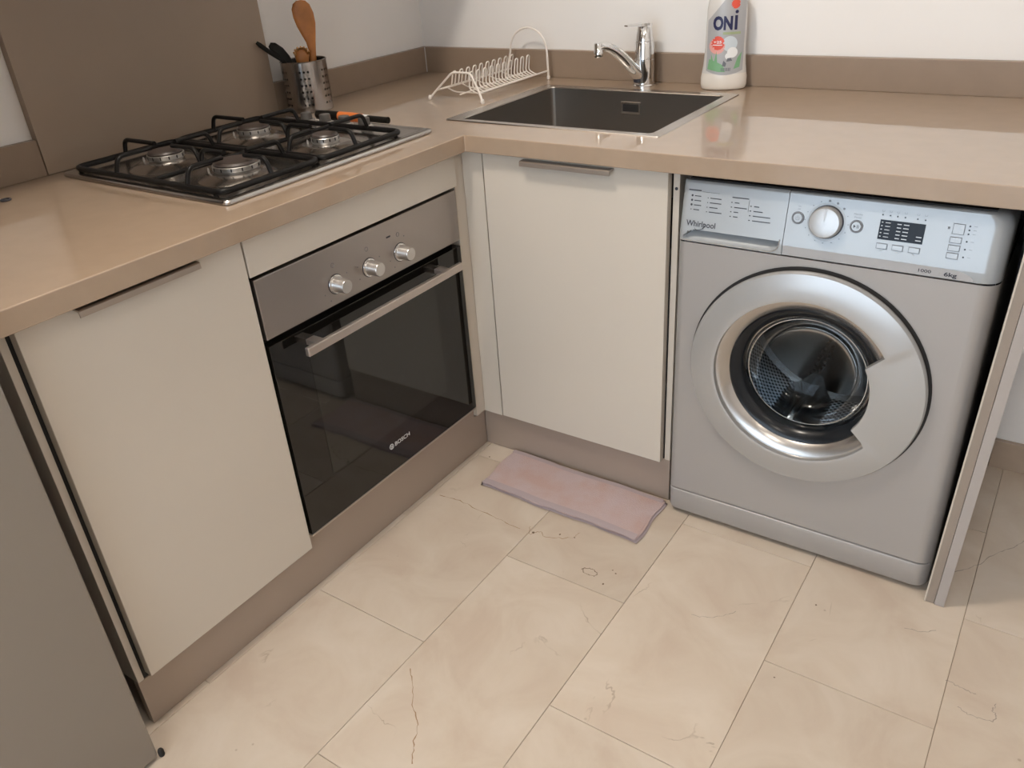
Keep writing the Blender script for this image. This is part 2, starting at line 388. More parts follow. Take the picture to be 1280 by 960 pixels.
# cracks and pits in the old marble
M['crack'] = mat('brown_crack_fill', (0.33, 0.215, 0.125), 0.8)
M['vein'] = mat('grey_vein', (0.36, 0.30, 0.25), 0.7)
M['pit'] = mat('dark_pit', (0.15, 0.10, 0.065), 0.8)
rc_ = random.Random(11)
def crack(name, pts, w, m, closed=False):
    P = []
    for (x0, y0), (x1, y1) in zip(pts[:-1], pts[1:]):
        for k in range(6):
            t = k / 6; P.append((x0 + (x1 - x0) * t + rc_.uniform(-.0022, .0022), y0 + (y1 - y0) * t + rc_.uniform(-.0022, .0022)))
    P.append(pts[-1])
    bm = bmesh.new(); L_, R_ = [], []
    for i, (x, y) in enumerate(P):
        a_, b_ = P[max(i - 1, 0)], P[min(i + 1, len(P) - 1)]
        d_ = Vector((b_[0] - a_[0], b_[1] - a_[1], 0)).normalized(); n_ = Vector((-d_.y, d_.x, 0)) * w * rc_.uniform(.25, 1.0)
        L_.append(bm.verts.new(Vector((x, y, .0002)) + n_)); R_.append(bm.verts.new(Vector((x, y, .0002)) - n_))
    for i in range(len(P) - 1): bm.faces.new((L_[i], L_[i + 1], R_[i + 1], R_[i]))
    return finish(bm, name, m, fl)
crack('crack', [(0.679, -0.939), (0.74, -0.932), (0.808, -0.939), (0.874, -0.945), (0.936, -0.949)], .0013, 'crack')
crack('crack', [(0.981, -1.417), (1.017, -1.453), (1.049, -1.489), (1.079, -1.512), (1.1, -1.549), (1.124, -1.582)], .0013, 'crack')
crack('vein', [(1.82, -0.624), (1.854, -0.588), (1.88, -0.552), (1.904, -0.499), (1.938, -0.453), (1.95, -0.424)], .0011, 'vein')
crack('vein', [(1.875, -0.921), (1.892, -0.924), (1.912, -0.928), (1.926, -0.929)], .0010, 'vein')
crack('vein', [(1.904, -0.974), (1.921, -0.982), (1.94, -0.981), (1.958, -0.978), (1.963, -0.961), (1.955, -0.952), (1.959, -0.933)], .0011, 'vein')
crack('vein', [(1.404, -1.005), (1.435, -0.995), (1.462, -0.974), (1.478, -0.949)], .0008, 'vein')
crack('crack', [(1.781, -0.825), (1.81, -0.821), (1.836, -0.801)], .0009, 'vein')
crack('crack', [(0.952, -0.930), (0.968, -0.955), (0.985, -0.930), (1.000, -0.945), (1.030, -0.935), (1.064, -0.915), (1.070, -0.890)], .0010, 'crack')
crack('stain_ring', [(1.156 + .020 * math.cos(q), -.997 + .010 * math.sin(q)) for q in [2 * PI * k / 8 for k in range(9)]], .0011, 'pit')
for x, y, r in ((1.031, -.919, .003), (1.067, -.912, .0022), (1.2, -1.016, .0028), (1.614, -.849, .0022), (1.198, -.967, .002), (1.209, -.973, .0022), (.692, -.733, .0026), (1.602, -1.076, .002), (.972, -.945, .004)):
    bm = bmesh.new(); bm.faces.new([bm.verts.new((x + r * rc_.uniform(.6, 1.2) * math.cos(2 * PI * k / 8), y + r * rc_.uniform(.6, 1.2) * math.sin(2 * PI * k / 8), .0002)) for k in range(8)])
    finish(bm, 'pit', 'pit', fl)

struct(box('wall_left', -0.12, 0.0, RYB, 0.12, 0, RZ, 'wall', None, 0))
struct(box('wall_back', 0.0, RX, 0.0, 0.12, 0, RZ, 'wall', None, 0))
struct(box('wall_right', RX, RX + .12, RYB, 0.12, 0, RZ, 'wall', None, 0))
struct(box('ceiling', -0.12, RX + .12, RYB - .12, 0.12, RZ, RZ + .1, 'ceil', None, 0))
WX0, WX1, WZ0, WZ1 = 0.15, 2.65, 0.10, 2.20
bm = bmesh.new()
for a in ((-0.12, WX0, 0, RZ), (WX1, RX + .12, 0, RZ), (WX0, WX1, 0, WZ0), (WX0, WX1, WZ1, RZ)):
    add_box(bm, a[0], a[1], RYB - .12, RYB, a[2], a[3])
struct(finish(bm, 'wall_rear', 'wall'))
win = thing('window_1', 'tall white framed balcony window in the rear wall', 'window', ((WX0 + WX1) / 2, RYB - .06, WZ0)); win['kind'] = 'structure'
bm = bmesh.new(); f = 0.06
for a in ((WX0, WX0 + f, WZ0, WZ1), (WX1 - f, WX1, WZ0, WZ1), (WX0 + f, WX1 - f, WZ0, WZ0 + f), (WX0 + f, WX1 - f, WZ1 - f, WZ1), ((WX0 + WX1) / 2 - .04, (WX0 + WX1) / 2 + .04, WZ0 + f, WZ1 - f)):
    add_box(bm, a[0], a[1], RYB - .09, RYB - .03, a[2], a[3])
finish(bm, 'window_frame', 'lampwhite', win)
for xa, xb in ((WX0 + f, (WX0 + WX1) / 2 - .04), ((WX0 + WX1) / 2 + .04, WX1 - f)):
    box('pane', xa, xb, RYB - .062, RYB - .058, WZ0 + f, WZ1 - f, 'winglass', win, 0)
# low wall under the worktop's far end, with its baseboard
struct(box('wall_low', 1.842, 2.35, -0.137, -0.001, 0.0, H - T, 'wall', None, 0))
struct(box('baseboard_low', 1.842, 2.35, -0.151, -0.137, 0.0, 0.078, 'basebrown', None, 0.001))
struct(box('baseboard_right', RX - .014, RX, -4.5, -0.01, 0.0, 0.078, 'basebrown', None, 0.001))

for i, (loc, pw) in enumerate(LAMPS):
    t = thing('ceiling_lamp', ['bulb lamp on the ceiling above the oven run', 'bulb lamp on the ceiling above the washing machine side', 'bulb lamp on the ceiling near the balcony window'][i], 'lamp', (loc[0], loc[1], RZ), 'ceiling lamps')
    lathe('rose', [(0, 0), (.055, 0), (.055, -.012), (.04, -.022), (.022, -.028), (.022, -.062), (0, -.062)], (loc[0], loc[1], RZ), 'lampwhite', t)

# ------------------------------------------------------------------ worktop
def grid_prism(name, xs, ys, keep, z0, z1, m, parent, bev=0.002):
    bm = bmesh.new(); V = {}
    def v(i, j, z):
        k = (i, j, z)
        if k not in V: V[k] = bm.verts.new((xs[i], ys[j], z))
        return V[k]
    K = {(i, j) for i in range(len(xs) - 1) for j in range(len(ys) - 1) if keep(i, j)}
    for i, j in K:
        bm.faces.new((v(i, j, z1), v(i + 1, j, z1), v(i + 1, j + 1, z1), v(i, j + 1, z1)))
        bm.faces.new((v(i, j, z0), v(i, j + 1, z0), v(i + 1, j + 1, z0), v(i + 1, j, z0)))
        for (di, dj), (a, b) in {(-1, 0): ((0, 0), (0, 1)), (1, 0): ((1, 0), (1, 1)), (0, -1): ((0, 0), (1, 0)), (0, 1): ((0, 1), (1, 1))}.items():
            if (i + di, j + dj) not in K:
                p, q = (i + a[0], j + a[1]), (i + b[0], j + b[1])
                bm.faces.new((v(*p, z0), v(*q, z0), v(*q, z1), v(*p, z1)))
    bmesh.ops.recalc_face_normals(bm, faces=bm.faces[:])
    if bev:
        es = [e for e in bm.edges if len(e.link_faces) == 2 and e.calc_face_angle(0) > 1.0]
        bmesh.ops.bevel(bm, geom=es, offset=bev, segments=2, profile=0.5, affect='EDGES')
    return finish(bm, name, m, parent, 0.3)
wt = thing('worktop', 'glossy beige stone L-shaped worktop with low upstands', 'worktop', (0.35, -0.35, H - T))
xs = [0.001, 0.57, A, 1.10, 2.35]; ys = [-1.787, -B, -0.588, -0.146, -0.001]
grid_prism('slab', xs, ys, lambda i, j: (i < 2 or j > 0) and not (i in (1, 2) and j == 2), H - T, H, 'top', wt)
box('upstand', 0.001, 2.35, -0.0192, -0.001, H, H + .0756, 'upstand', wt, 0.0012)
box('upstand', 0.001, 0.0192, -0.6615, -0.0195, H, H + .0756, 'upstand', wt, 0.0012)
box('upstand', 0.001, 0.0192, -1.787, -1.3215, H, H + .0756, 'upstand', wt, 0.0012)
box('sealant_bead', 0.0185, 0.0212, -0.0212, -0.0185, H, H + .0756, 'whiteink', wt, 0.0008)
sp_ = box('splashback_panel', 0.001, 0.0215, -1.3205, -0.6625, H + .0005, 1.36, 'splash', None, 0.001)
tag(sp_, 'tall matt taupe splashback panel on the wall behind the hob', 'splashback')

# unseen cabinets and hood added above the left run to shade the wall
for i, (ya, yb, lb) in enumerate(((-0.66, -0.002, 'unseen cream wall cabinet added high in the room corner for shade'), (-1.785, -1.325, 'unseen cream wall cabinet added above the left worktop end for shade'))):
    t = thing('unseen_wall_cabinet', lb, 'cabinet', (0.17, (ya + yb) / 2, 1.40), 'unseen wall cabinets')
    box('body', 0.002, 0.33, ya, yb, 1.40, 2.10, 'edge', t, 0.001)
    d = box('door', 0.331, 0.35, ya + .002, yb - .002, 1.40, 2.10, 'door', t, 0.001)
hd = thing('unseen_range_hood', 'unseen steel range hood added above the gas hob for shade', 'hood', (0.17, -0.99, 1.40))
box('body', 0.002, 0.33, -1.322, -0.664, 1.44, 2.10, 'edge', hd, 0.001)
box('visor', 0.002, 0.36, -1.320, -0.666, 1.385, 1.438, 'steel', hd, 0.003)

# ------------------------------------------------------------------ plinths
bm = bmesh.new()
pol = [(-1.773, 0.001), (RY, 0.001), (RY, 0.109), (-0.722, 0.109), (-0.722, 0.146), (-1.3445, 0.146), (-1.3445, 0.109), (-1.773, 0.109)]
a = [bm.verts.new((FX, y, z)) for y, z in pol]; b = [bm.verts.new((FX - .016, y, z)) for y, z in pol]
bm.faces.new(a); bm.faces.new(b[::-1])
for i in range(len(pol)): bm.faces.new((a[i], a[(i + 1) % 8], b[(i + 1) % 8], b[i]))
tag(finish(bm, 'plinth', 'plinth'), 'long brown-grey plinth along the floor below the oven', 'plinth', 'plinths')
tag(box('plinth', FX + .001, 1.2, RY, RY + .016, 0.001, 0.121, 'plinth', None, 0.0006), 'short grey plinth behind the folded towel below the sink cabinet door', 'plinth', 'plinths')

# ------------------------------------------------------------------ base cabinets
def edge_pull(name, p0, p1, out, m, parent):
    """L-shaped edge pull: lip hanging in front of the door"""
    p0, p1, out = Vector(p0), Vector(p1), Vector(out)
    prof = [(0.0, 0.0), (0.018, 0.0), (0.0205, -0.002), (0.021, -0.0115), (0.0185, -0.0115), (0.0178, -0.003), (0.0, -0.0026)]
    return loft(name, [[p + out * a + Vector((0, 0, b)) for a, b in prof] for p in (p0, p1)], m, parent, 0.5)
cb = thing('base_cabinet', 'cream base cabinet beside the refrigerator, under the worktop end', 'cabinet', (0.33, -1.56, 0))
box('body', 0.03, FX - .002, -1.760, -1.347, 0.110, H - T - .001, 'dark', cb, 0)
box('side_panel', 0.03, FX + .001, -1.773, -1.7605, 0.110, H - T - .001, 'edge', cb, 0.0008)
d = box('door', FX, DX, -1.7545, -1.3475, 0.1225, 0.826, 'door', cb, 0.0012)
edge_pull('handle', (DX, -1.667, 0.8265), (DX, -1.449, 0.8265), (1, 0, 0), 'bronze', d)

ov_h = thing('oven_housing', 'cream cabinet surround with narrow front panel above the built-in oven', 'cabinet', (0.33, -1.04, 0.11))
box('side_board', 0.03, FX, -1.3455, -1.3410, 0.147, H - T - .001, 'dark', ov_h, 0)
box('side_board', 0.03, FX - .02, -0.7335, -0.724, 0.147, H - T - .001, 'edge', ov_h, 0)
box('front_panel', FX, DX, -1.3435, -0.7240, 0.7535, 0.8325, 'door', ov_h, 0.001)
box('filler_strip', FX - .018, FX + .012, -0.7225, RY - .0005, 0.1165, H - T - .001, 'edge', ov_h, 0.0006)
box('bottom_lip', FX - .1, DX - .001, -1.339, -0.7350, 0.1475, 0.1505, 'edge', ov_h, 0.0006)

cs = thing('sink_cabinet', 'pale cream cabinet under the sink, between oven corner and washing machine', 'cabinet', (0.93, -0.35, 0))
box('body', 0.70, 1.1845, RY + .0005, -0.03, 0.1225, 0.66, 'dark', cs, 0)
box('filler_panel', FX + .0130, 0.7145, RY - .0135, RY + .006, 0.1165, H - T - .001, 'door', cs, 0.0006)
box('gap_shade', 0.7147, 0.7212, RY - .0075, RY - .0008, 0.1225, H - T - .002, 'dark', cs, 0)  # black strip standing in for the shade inside the door gap
d = box('door', 0.7215, 1.1825, DY, RY, 0.1225, 0.8315, 'door', cs, 0.0012)
edge_pull('handle', (0.836, DY, 0.8255), (1.060, DY, 0.8255), (0, -1, 0), 'bronze', d)
box('side_panel', 1.1865, 1.2005, RY - .002, -0.03, 0.122, H - T - .001, 'edge', cs, 0.0006)
lathe('cam_screw', [(0.0, .0006), (.0035, .0006), (.0035, 0)], (1.1935, RY - .002, 0.792), 'ink', cs, axis=(0, -1, 0), n=12)

ep = thing('end_panel', 'double grey-brown end panel standing beside the washing machine', 'panel', (1.82, -0.43, 0))
def leaning(name, x0, x1, y0, y1, m, bev=.0):
    """board that leans outward by 2 cm toward the top"""
    zt = H - T - .001; sh = .0225
    lv = [[Vector((x + sh * z / zt, y, z)) for x, y in ((x0, y0), (x1, y0), (x1, y1), (x0, y1))] for z in (.001, zt)]
    return loft(name, lv, m, ep, 0.3)
leaning('board', 1.8005, 1.8180, -0.7265, -0.153, 'board')
leaning('edge_strip', 1.7990, 1.8020, -0.7275, -0.7200, 'edge')
leaning('board', 1.8188, 1.8370, -0.7285, -0.153, 'boardgrey')

# ------------------------------------------------------------------ refrigerator
fr = thing('refrigerator', 'silver-grey refrigerator beside the worktop end', 'refrigerator', (0.38, -2.11, 0))
box('body', 0.06, 0.640, -2.41, -1.814, 0.03, 1.70, 'fridgeside', fr, 0.006)
box('door', 0.643, 0.719, -2.41, -1.814, 0.005, 1.69, 'fridge', fr, 0.008, 3)
lathe('hinge', [(0, 0), (.0045, 0), (.0055, .002), (.0055, .012), (.004, .016), (0, .016)], (0.7165, -1.8085, 0.0005), 'dark', fr, n=16)
for yy in (-2.36, -1.86): lathe('foot', [(0, 0), (.018, 0), (.018, .02), (.01, .03), (0, .03)], (0.60, yy, 0.0), 'ink', fr, n=16)

# ------------------------------------------------------------------ oven
ov = thing('built_in_oven', 'built-in oven with steel control panel and black glass door', 'oven', (0.40, -1.04, 0.152))
Y0, Y1 = -1.3400, -0.7345
box('body', 0.08, 0.640, Y0 + .003, Y1 - .003, 0.1525, 0.745, 'dark', ov, 0)
box('control_panel', 0.6405, 0.6645, Y0, Y1, 0.6255, 0.7475, 'steel_panel', ov, 0.0015)
dr = box('door', 0.6405, 0.6640, Y0, Y1, 0.1545, 0.6115, 'glassblack', ov, 0.0012)
box('window_pane', 0.6635, 0.6644, -1.250, -0.845, 0.262, 0.566, 'panewin', dr, 0)
hb = box('handle', 0.6955, 0.7065, -1.2830, -0.7840, 0.5735, 0.5920, 'handle', dr, 0.002)
for yy in (-1.24, -0.83): box('standoff', 0.664, 0.6965, yy - .011, yy + .011, 0.577, 0.589, 'handle', hb, 0.001)
box('bottom_trim', 0.6450, 0.6645, Y0, Y1, 0.1508, 0.1540, 'handle', dr, 0.0006)
for k, yy in enumerate((-1.1465, -1.0465, -0.9465)):
    kn = lathe('knob', [(0, .0), (.0165, .0), (.0165, .003), (.0158, .004), (.0150, .028), (.0138, .0305), (0, .0305)], (0.6660, yy, 0.6680), 'knobmetal', ov, (1, 0, 0), 28)
    lathe('bezel', [(.0165, 0), (.0195, 0), (.0200, .0015), (.0195, .0030), (.0165, .0030)], (0.6642, yy, 0.6680), 'chrome', kn, (1, 0, 0), 28)
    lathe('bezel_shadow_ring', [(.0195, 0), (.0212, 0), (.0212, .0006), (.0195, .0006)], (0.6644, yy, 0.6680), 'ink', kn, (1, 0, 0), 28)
    marks = [disc2(0.036 * math.cos(a), 0.036 * math.sin(a), 0.0016, 8) for a in ([math.radians(q) for q in ((200, 235, 20), (20, 160, 205), (195, 230, 60))[k]])]
    for mk_ in marks: flat('dial_mark', [mk_], (0.6646, yy, 0.668), (0, 1, 0), (0, 0, 1), 'greyink', ov)
    ringpts = [(0.0045 * math.cos(2 * PI * i / 16), 0.0045 * math.sin(2 * PI * i / 16)) for i in range(16)]
    bm = bmesh.new(); add_tube(bm, [(0.6647, yy - .001 + x, 0.7085 + y) for x, y in ringpts], .0005, 5, True); finish(bm, 'dial_symbol', 'greyink', ov)
flat('indicator_light', [rect2(-.0065, .0065, -.0018, .0018)], (0.6646, -0.9775, 0.7125), (0, 1, 0), (0, 0, 1), 'ink', ov)
text('lettering', 'BOSCH', (0.6643, -1.0270, 0.2225), (0, 1, 0), (0, 0, 1), 'whiteink', dr, width=.054, height=.0108, bold=.02)
bm = bmesh.new(); add_tube(bm, [(0.6645, -1.0660 + .0064 * math.cos(2 * PI * i / 20), 0.2225 + .0064 * math.sin(2 * PI * i / 20)) for i in range(20)], .0009, 5, True)
for s in (-1, 1): add_box(bm, 0.6642, 0.6650, -1.0660 + s * .0022 - .0006, -1.0660 + s * .0022 + .0006, .2175, .2275)
add_box(bm, 0.6642, 0.6650, -1.0682, -1.0638, .2219, .2231)
finish(bm, 'emblem', 'whiteink', dr)

# ------------------------------------------------------------------ gas hob
hob = thing('gas_hob', 'four-burner stainless gas hob with black pan supports', 'hob', (0.335, -1.02, H))
X0, X1, YA, YB = 0.066, 0.606, -1.316, -0.7175
loft('tray', [rrect(X0 + i, X1 - i, YA + i, YB - i, .012, H + z) for i, z in ((.001, .0006), (0, .002), (0, .006), (.002, .009), (.007, .0105), (.016, .0105), (.020, .0085))], 'steel', hob)
BURN = [(0.478, -1.180, 1.0, 'large'), (0.488, -0.945, 0.62, 'small'), (0.250, -1.180, 0.8, 'mid'), (0.250, -0.940, 0.8, 'mid')]
for bx, by, s, _ in BURN:
    bb = lathe('burner', [(.079, .0085), (.076, .0105), (.055, .0195), (.046, .021), (.030, .021), (0, .021)], (bx, by, H), 'steel', hob, n=40)
    r = .043 * s + .004
    bm = bmesh.new(); n = 24
    add_lathe(bm, [(0, .021), (r * .9, .021), (r * .95, .024), (r, .0255), (r, .0335), (r * .97, .0345), (0, .0345)], (bx, by, H), n=32)
    finish(bm, 'burner_head', 'knobmetal', bb, 0.6)
    for k in range(14):
        a = 2 * PI * k / 14
        pt = Vector((bx + math.cos(a) * r, by + math.sin(a) * r, H + .0300)); t = Vector((-math.sin(a), math.cos(a), 0)); ou = Vector((math.cos(a), math.sin(a), 0))
        if k == 0:
            bm = bmesh.new()
        q = [pt + t * sx * .0013 + ou * d_ + Vector((0, 0, sz * .0032)) for d_ in (-.001, .0006) for sx, sz in ((-1, -1), (1, -1), (1, 1), (-1, 1))]
        vv = [bm.verts.new(x) for x in q]
        for f_ in ((0, 1, 2, 3), (4, 5, 6, 7), (0, 1, 5, 4), (1, 2, 6, 5), (2, 3, 7, 6), (3, 0, 4, 7)): bm.faces.new([vv[i] for i in f_])
    finish(bm, 'flame_slots', 'dark', bb)
    lathe('burner_cap', [(0, .0345), (r * .93, .0345), (r * .95, .037), (r * .86, .0405), (r * .3, .0412), (0, .0412)], (bx, by, H), 'cap', bb, n=32)
    lathe('igniter', [(0, .012), (.0022, .012), (.0022, .027), (.001, .030), (0, .030)], (bx - r * .72 - .005, by - r * .72 - .005, H), 'knobmetal', bb, n=10)
for (ga, gb) in ((-1.300, -1.056), (-1.044, -0.800)):
    g = tube('pan_support', rounded([(0.100, ga, H + .0185), (0.580, ga, H + .0185), (0.580, gb, H + .0185), (0.100, gb, H + .0185)], .022, 6, True), .0062, 'iron', hob, 8, True)
    tube('crossbar', [(0.366, ga, H + .0185), (0.366, gb, H + .0185)], .005, 'iron', g)
    for (fx_, fy_) in ((0.12, ga), (0.56, ga), (0.12, gb), (0.56, gb)):
        lathe('rubber_foot', [(0, .009), (.005, .009), (.005, .0185), (0, .0185)], (fx_, fy_, H), 'iron', g, n=10)
    cy_ = (ga + gb) / 2
    for bx, xa, xb in ((0.478, 0.366, 0.580), (0.250, 0.100, 0.366)):
        by = [q[1] for q in BURN if abs(q[0] - bx) < .02 and abs(q[1] - cy_) < .03][0]
        Zl, Zh = H + .0185, H + .0515
        for st, en in (((xa, by), (bx - .030, by)), ((xb, by), (bx + .030, by)), ((bx, ga), (bx, by - .030)), ((bx, gb), (bx, by + .030))):
            d_ = Vector((en[0] - st[0], en[1] - st[1], 0)).normalized() * .012
            tube('prong', rounded([(st[0], st[1], Zl), (st[0] + d_.x, st[1] + d_.y, Zh), (en[0], en[1], Zh)], .014, 5), .0048, 'iron', g)
for k, kx in enumerate((0.235, 0.300, 0.365, 0.430)):
    kn = lathe('control_knob', [(0, .0085), (.0195, .0085), (.0195, .0115), (.0145, .0145), (.0135, .0305), (.0120, .032), (0, .032)], (kx, -0.7605, H), 'knobgrey', hob, n=28)
    lathe('skirt', [(.0198, .0085), (.0215, .0085), (.0208, .0125), (.0155, .0160), (.0146, .0145)], (kx, -0.7605, H), 'knobmetal', kn, n=28)

# ------------------------------------------------------------------ gas lighter behind the hob knobs
gl = thing('gas_lighter', 'orange and black stick lighter lying behind the hob knobs', 'lighter', (0.33, -0.6945, H))
def oblong(x, w, h, zc): return [Vector((x, -0.6945 + w * math.cos(2 * PI * i / 12), H + zc + h * math.sin(2 * PI * i / 12))) for i in range(12)]
loft('grip', [oblong(x, w, h, .0125) for x, w, h in ((.200, .006, .007), (.205, .010, .011), (.25, .0112, .0118), (.284, .0112, .0118))], 'nylon', gl, 0.7)
loft('orange_casing', [oblong(x, w, h, .0125) for x, w, h in ((.2842, .0114, .0120), (.33, .0110, .0120), (.362, .0095, .0105), (.366, .007, .008))], 'orange', gl, 0.7)
loft('collar', [oblong(x, w, h, .0125) for x, w, h in ((.3645, .0085, .0095), (.381, .0085, .0095))], 'capwhite', gl, 0.7)
loft('barrel', [oblong(x, .0078, .0080, .0125) for x in (.380, .43, .447)] , 'nylon', gl, 0.7)
box('trigger', .30, .325, -0.7072, -0.7045, H + .008, H + .018, 'nylon', gl, .001)

# ------------------------------------------------------------------ small key ring at the worktop's far left
kr = thing('wire_ring', 'small dark metal ring with a coil lying on the worktop near the wall', 'ring', (0.115, -1.478, H))
def ringp(c, r, tilt, n=20): return [Vector((c[0] + r * math.cos(2 * PI * i / n), c[1] + r * math.sin(2 * PI * i / n) * math.cos(tilt), c[2] + r * math.sin(2 * PI * i / n) * math.sin(tilt))) for i in range(n)]
tube('loop', ringp((0.105, -1.487, H + .0142), .014, 1.2), .0018, 'ink', kr, 6, True)
tube('loop', ringp((0.128, -1.470, H + .0020), .009, 0.0), .0018, 'ink', kr, 6, True)
box('tab', 0.108, 0.122, -1.483, -1.474, H + .0005, H + .0035, 'knobmetal', kr, .001)

# ------------------------------------------------------------------ sink
sk = thing('sink', 'square stainless steel sink set into the worktop', 'sink', (0.83, -0.37, H - .18))
ox0, ox1, oy0, oy1 = 0.548, 1.118, -0.602, -0.134
ix0, ix1, iy0, iy1 = 0.583, 1.089, -0.580, -0.160
bm = bmesh.new(); S = 6
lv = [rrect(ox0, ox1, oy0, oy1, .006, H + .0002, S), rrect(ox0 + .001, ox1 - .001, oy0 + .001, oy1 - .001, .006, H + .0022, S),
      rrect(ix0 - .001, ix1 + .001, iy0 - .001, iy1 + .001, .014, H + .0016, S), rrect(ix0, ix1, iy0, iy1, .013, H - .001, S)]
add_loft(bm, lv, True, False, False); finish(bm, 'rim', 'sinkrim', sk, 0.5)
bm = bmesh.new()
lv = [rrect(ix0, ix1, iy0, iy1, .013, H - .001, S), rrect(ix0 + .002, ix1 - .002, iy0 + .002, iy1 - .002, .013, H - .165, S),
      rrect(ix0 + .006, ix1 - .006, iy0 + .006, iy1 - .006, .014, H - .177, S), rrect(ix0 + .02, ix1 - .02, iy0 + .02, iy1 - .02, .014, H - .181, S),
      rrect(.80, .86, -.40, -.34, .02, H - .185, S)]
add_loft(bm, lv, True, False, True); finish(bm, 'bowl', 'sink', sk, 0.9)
lathe('drain', [(0, -.1835), (.030, -.1835), (.044, -.181), (.046, -.183), (.046, -.1845)], (.83, -.37, H), 'chrome', sk, n=32)
of = box('overflow_plate', .803, .860, -.1650, -.1615, H - .057, H - .026, 'sinkrim', sk, .0012)
box('overflow_slot', .809, .854, -.1660, -.1648, H - .051, H - .032, 'dark', of, .0)

# ------------------------------------------------------------------ faucet
fc = thing('faucet', 'chrome single-lever mixer tap behind the sink', 'faucet', (0.828, -0.079, H))
fo = Vector((0.828, -0.079, H))
lathe('body', [(0, 0), (.0295, 0), (.0295, .004), (.027, .006), (.0265, .066), (.0265, .0675), (.0, .0675)], fo, 'chrome', fc, n=36)
lathe('collar', [(.0, .0675), (.0252, .0675), (.0252, .0695), (.0262, .0705), (.0248, .110), (.0240, .1125), (0, .1125)], fo, 'chrome', fc, n=36)
lathe('cartridge_cap', [(0, .1125), (.0228, .1125), (.0228, .1145), (.0236, .1155), (.0185, .150), (.0165, .153), (0, .153)], fo, 'chrome', fc, n=36)
dirv = Vector((-0.42, -0.91, 0)).normalized(); side = Vector((-dirv.y, dirv.x, 0))
lev = []
for s, hw, z0, z1 in ((-.020, .010, .152, .156), (-.012, .0165, .1515, .1575), (.01, .0165, .1515, .1585), (.03, .0125, .1525, .1585), (.056, .0095, .1545, .1590), (.062, .007, .1555, .1585)):
    c = fo + dirv * s
    lev.append([c - side * hw + Vector((0, 0, z0)), c + side * hw + Vector((0, 0, z0)), c + side * hw * .9 + Vector((0, 0, z1)), c - side * hw * .9 + Vector((0, 0, z1))])
loft('lever', lev, 'chrome', fc, 0.4)
tip = Vector((0.764, -0.215, H))
d2 = (tip - fo); d2.z = 0; L_ = d2.length; d2.normalize()
sp_pts, sp_rad = [], []
for k in range(15):
    t = k / 14; s = .016 + (L_ - .016) * t
    z = .030 + .087 * math.sin(min(1, t * 1.03) * PI / 2) ** 1.15 + (-.004 if t > .93 else 0)
    sp_pts.append(fo + d2 * s + Vector((0, 0, z))); sp_rad.append(.0175 - .0065 * t)
tube('spout', sp_pts, .012, 'chrome', fc, 16, False, sp_rad)
lathe('aerator', [(0, .0), (.0105, 0), (.0118, .002), (.0118, .014), (.0108, .0155), (.0108, .031), (.0095, .034), (0, .034)], (tip.x, tip.y, H + .092), 'chrome', fc, n=28)
lathe('spout_joint', [(0, 0), (.014, 0), (.0155, .003), (.0155, .016), (.014, .019), (0, .019)], fo + d2 * .0165 + Vector((0, 0, .012)), 'ink', fc, n=24)

# ------------------------------------------------------------------ dish rack
dk = thing('dish_rack', 'small white wire plate rack beside the sink', 'dish rack', (0.425, -0.22, H))
xl, xr, yf, yb = 0.346, 0.514, -0.392, -0.054
zr = H + .024
wr = .0026
tube('front_hoop', rounded([(xl - .008, yf - .006, H + .004), (xl + .012, yf, zr), (0.416, yf + .002, H + .072), (0.476, yf + .002, H + .072), (xr - .006, yf - .006, zr), (xr + .010, yf - .018, H + .004)], .012, 5), wr + .0004, 'whitewire', dk)
arch = [(xl + .012, yb, H + .004)] + [(0.442 - .064 * math.cos(PI * k / 16), yb, H + .075 + .066 * math.sin(PI * k / 16)) for k in range(17)] + [(xr - .006, yb, H + .004)]
tube('back_hoop', arch, wr + .0004, 'whitewire', dk)
tube('rail', [(xl + .012, yf, zr), (xl + .016, yb, zr)], wr, 'whitewire', dk)
tube('rail', [(xr - .004, yf, zr), (xr - .008, yb, zr)], wr, 'whitewire', dk)
tube('rail', [(0.430, yf + .01, H + .014), (0.430, yb, H + .020)], wr * .8, 'whitewire', dk)
for p in ((xl - .008, yf - .006), (xr + .010, yf - .018), (xl + .012, yb), (xr - .006, yb)):
    lathe('foot', [(0, .0004), (.004, .0004), (.0052, .003), (.0052, .007), (.0035, .0115), (0, .0115)], (p[0], p[1], H), 'whitewire', dk, n=12)
for k in range(10):
    y = yf + .030 + k * .0310
    hh = H + .070
    # loop standing off one rail
    lp = rounded([(xl + .013, y - .007, zr), (0.392, y - .006, H + .030), (0.402, y - .006, hh), (0.402, y + .008, hh), (0.392, y + .008, H + .030), (xl + .013, y + .009, zr)], .009, 4)
    tube('divider', lp, wr * .75, 'whitewire', dk, 6)
    lp = rounded([(xr - .005, y - .007, zr), (0.478, y - .006, H + .016), (0.452, y - .006, H + .028), (0.458, y - .004, hh), (0.458, y + .009, hh), (0.452, y + .010, H + .028), (0.478, y + .010, H + .016), (xr - .005, y + .011, zr)], .009, 4)
    tube('divider', lp, wr * .75, 'whitewire', dk, 6)
for k in range(5):
    y = yf + .045 + k * .066
    tube('crosswire', rounded([(xl + .013, y, zr), (0.385, y, H + .013), (0.475, y, H + .013), (xr - .005, y, zr)], .02, 4), wr * .7, 'whitewire', dk, 6)

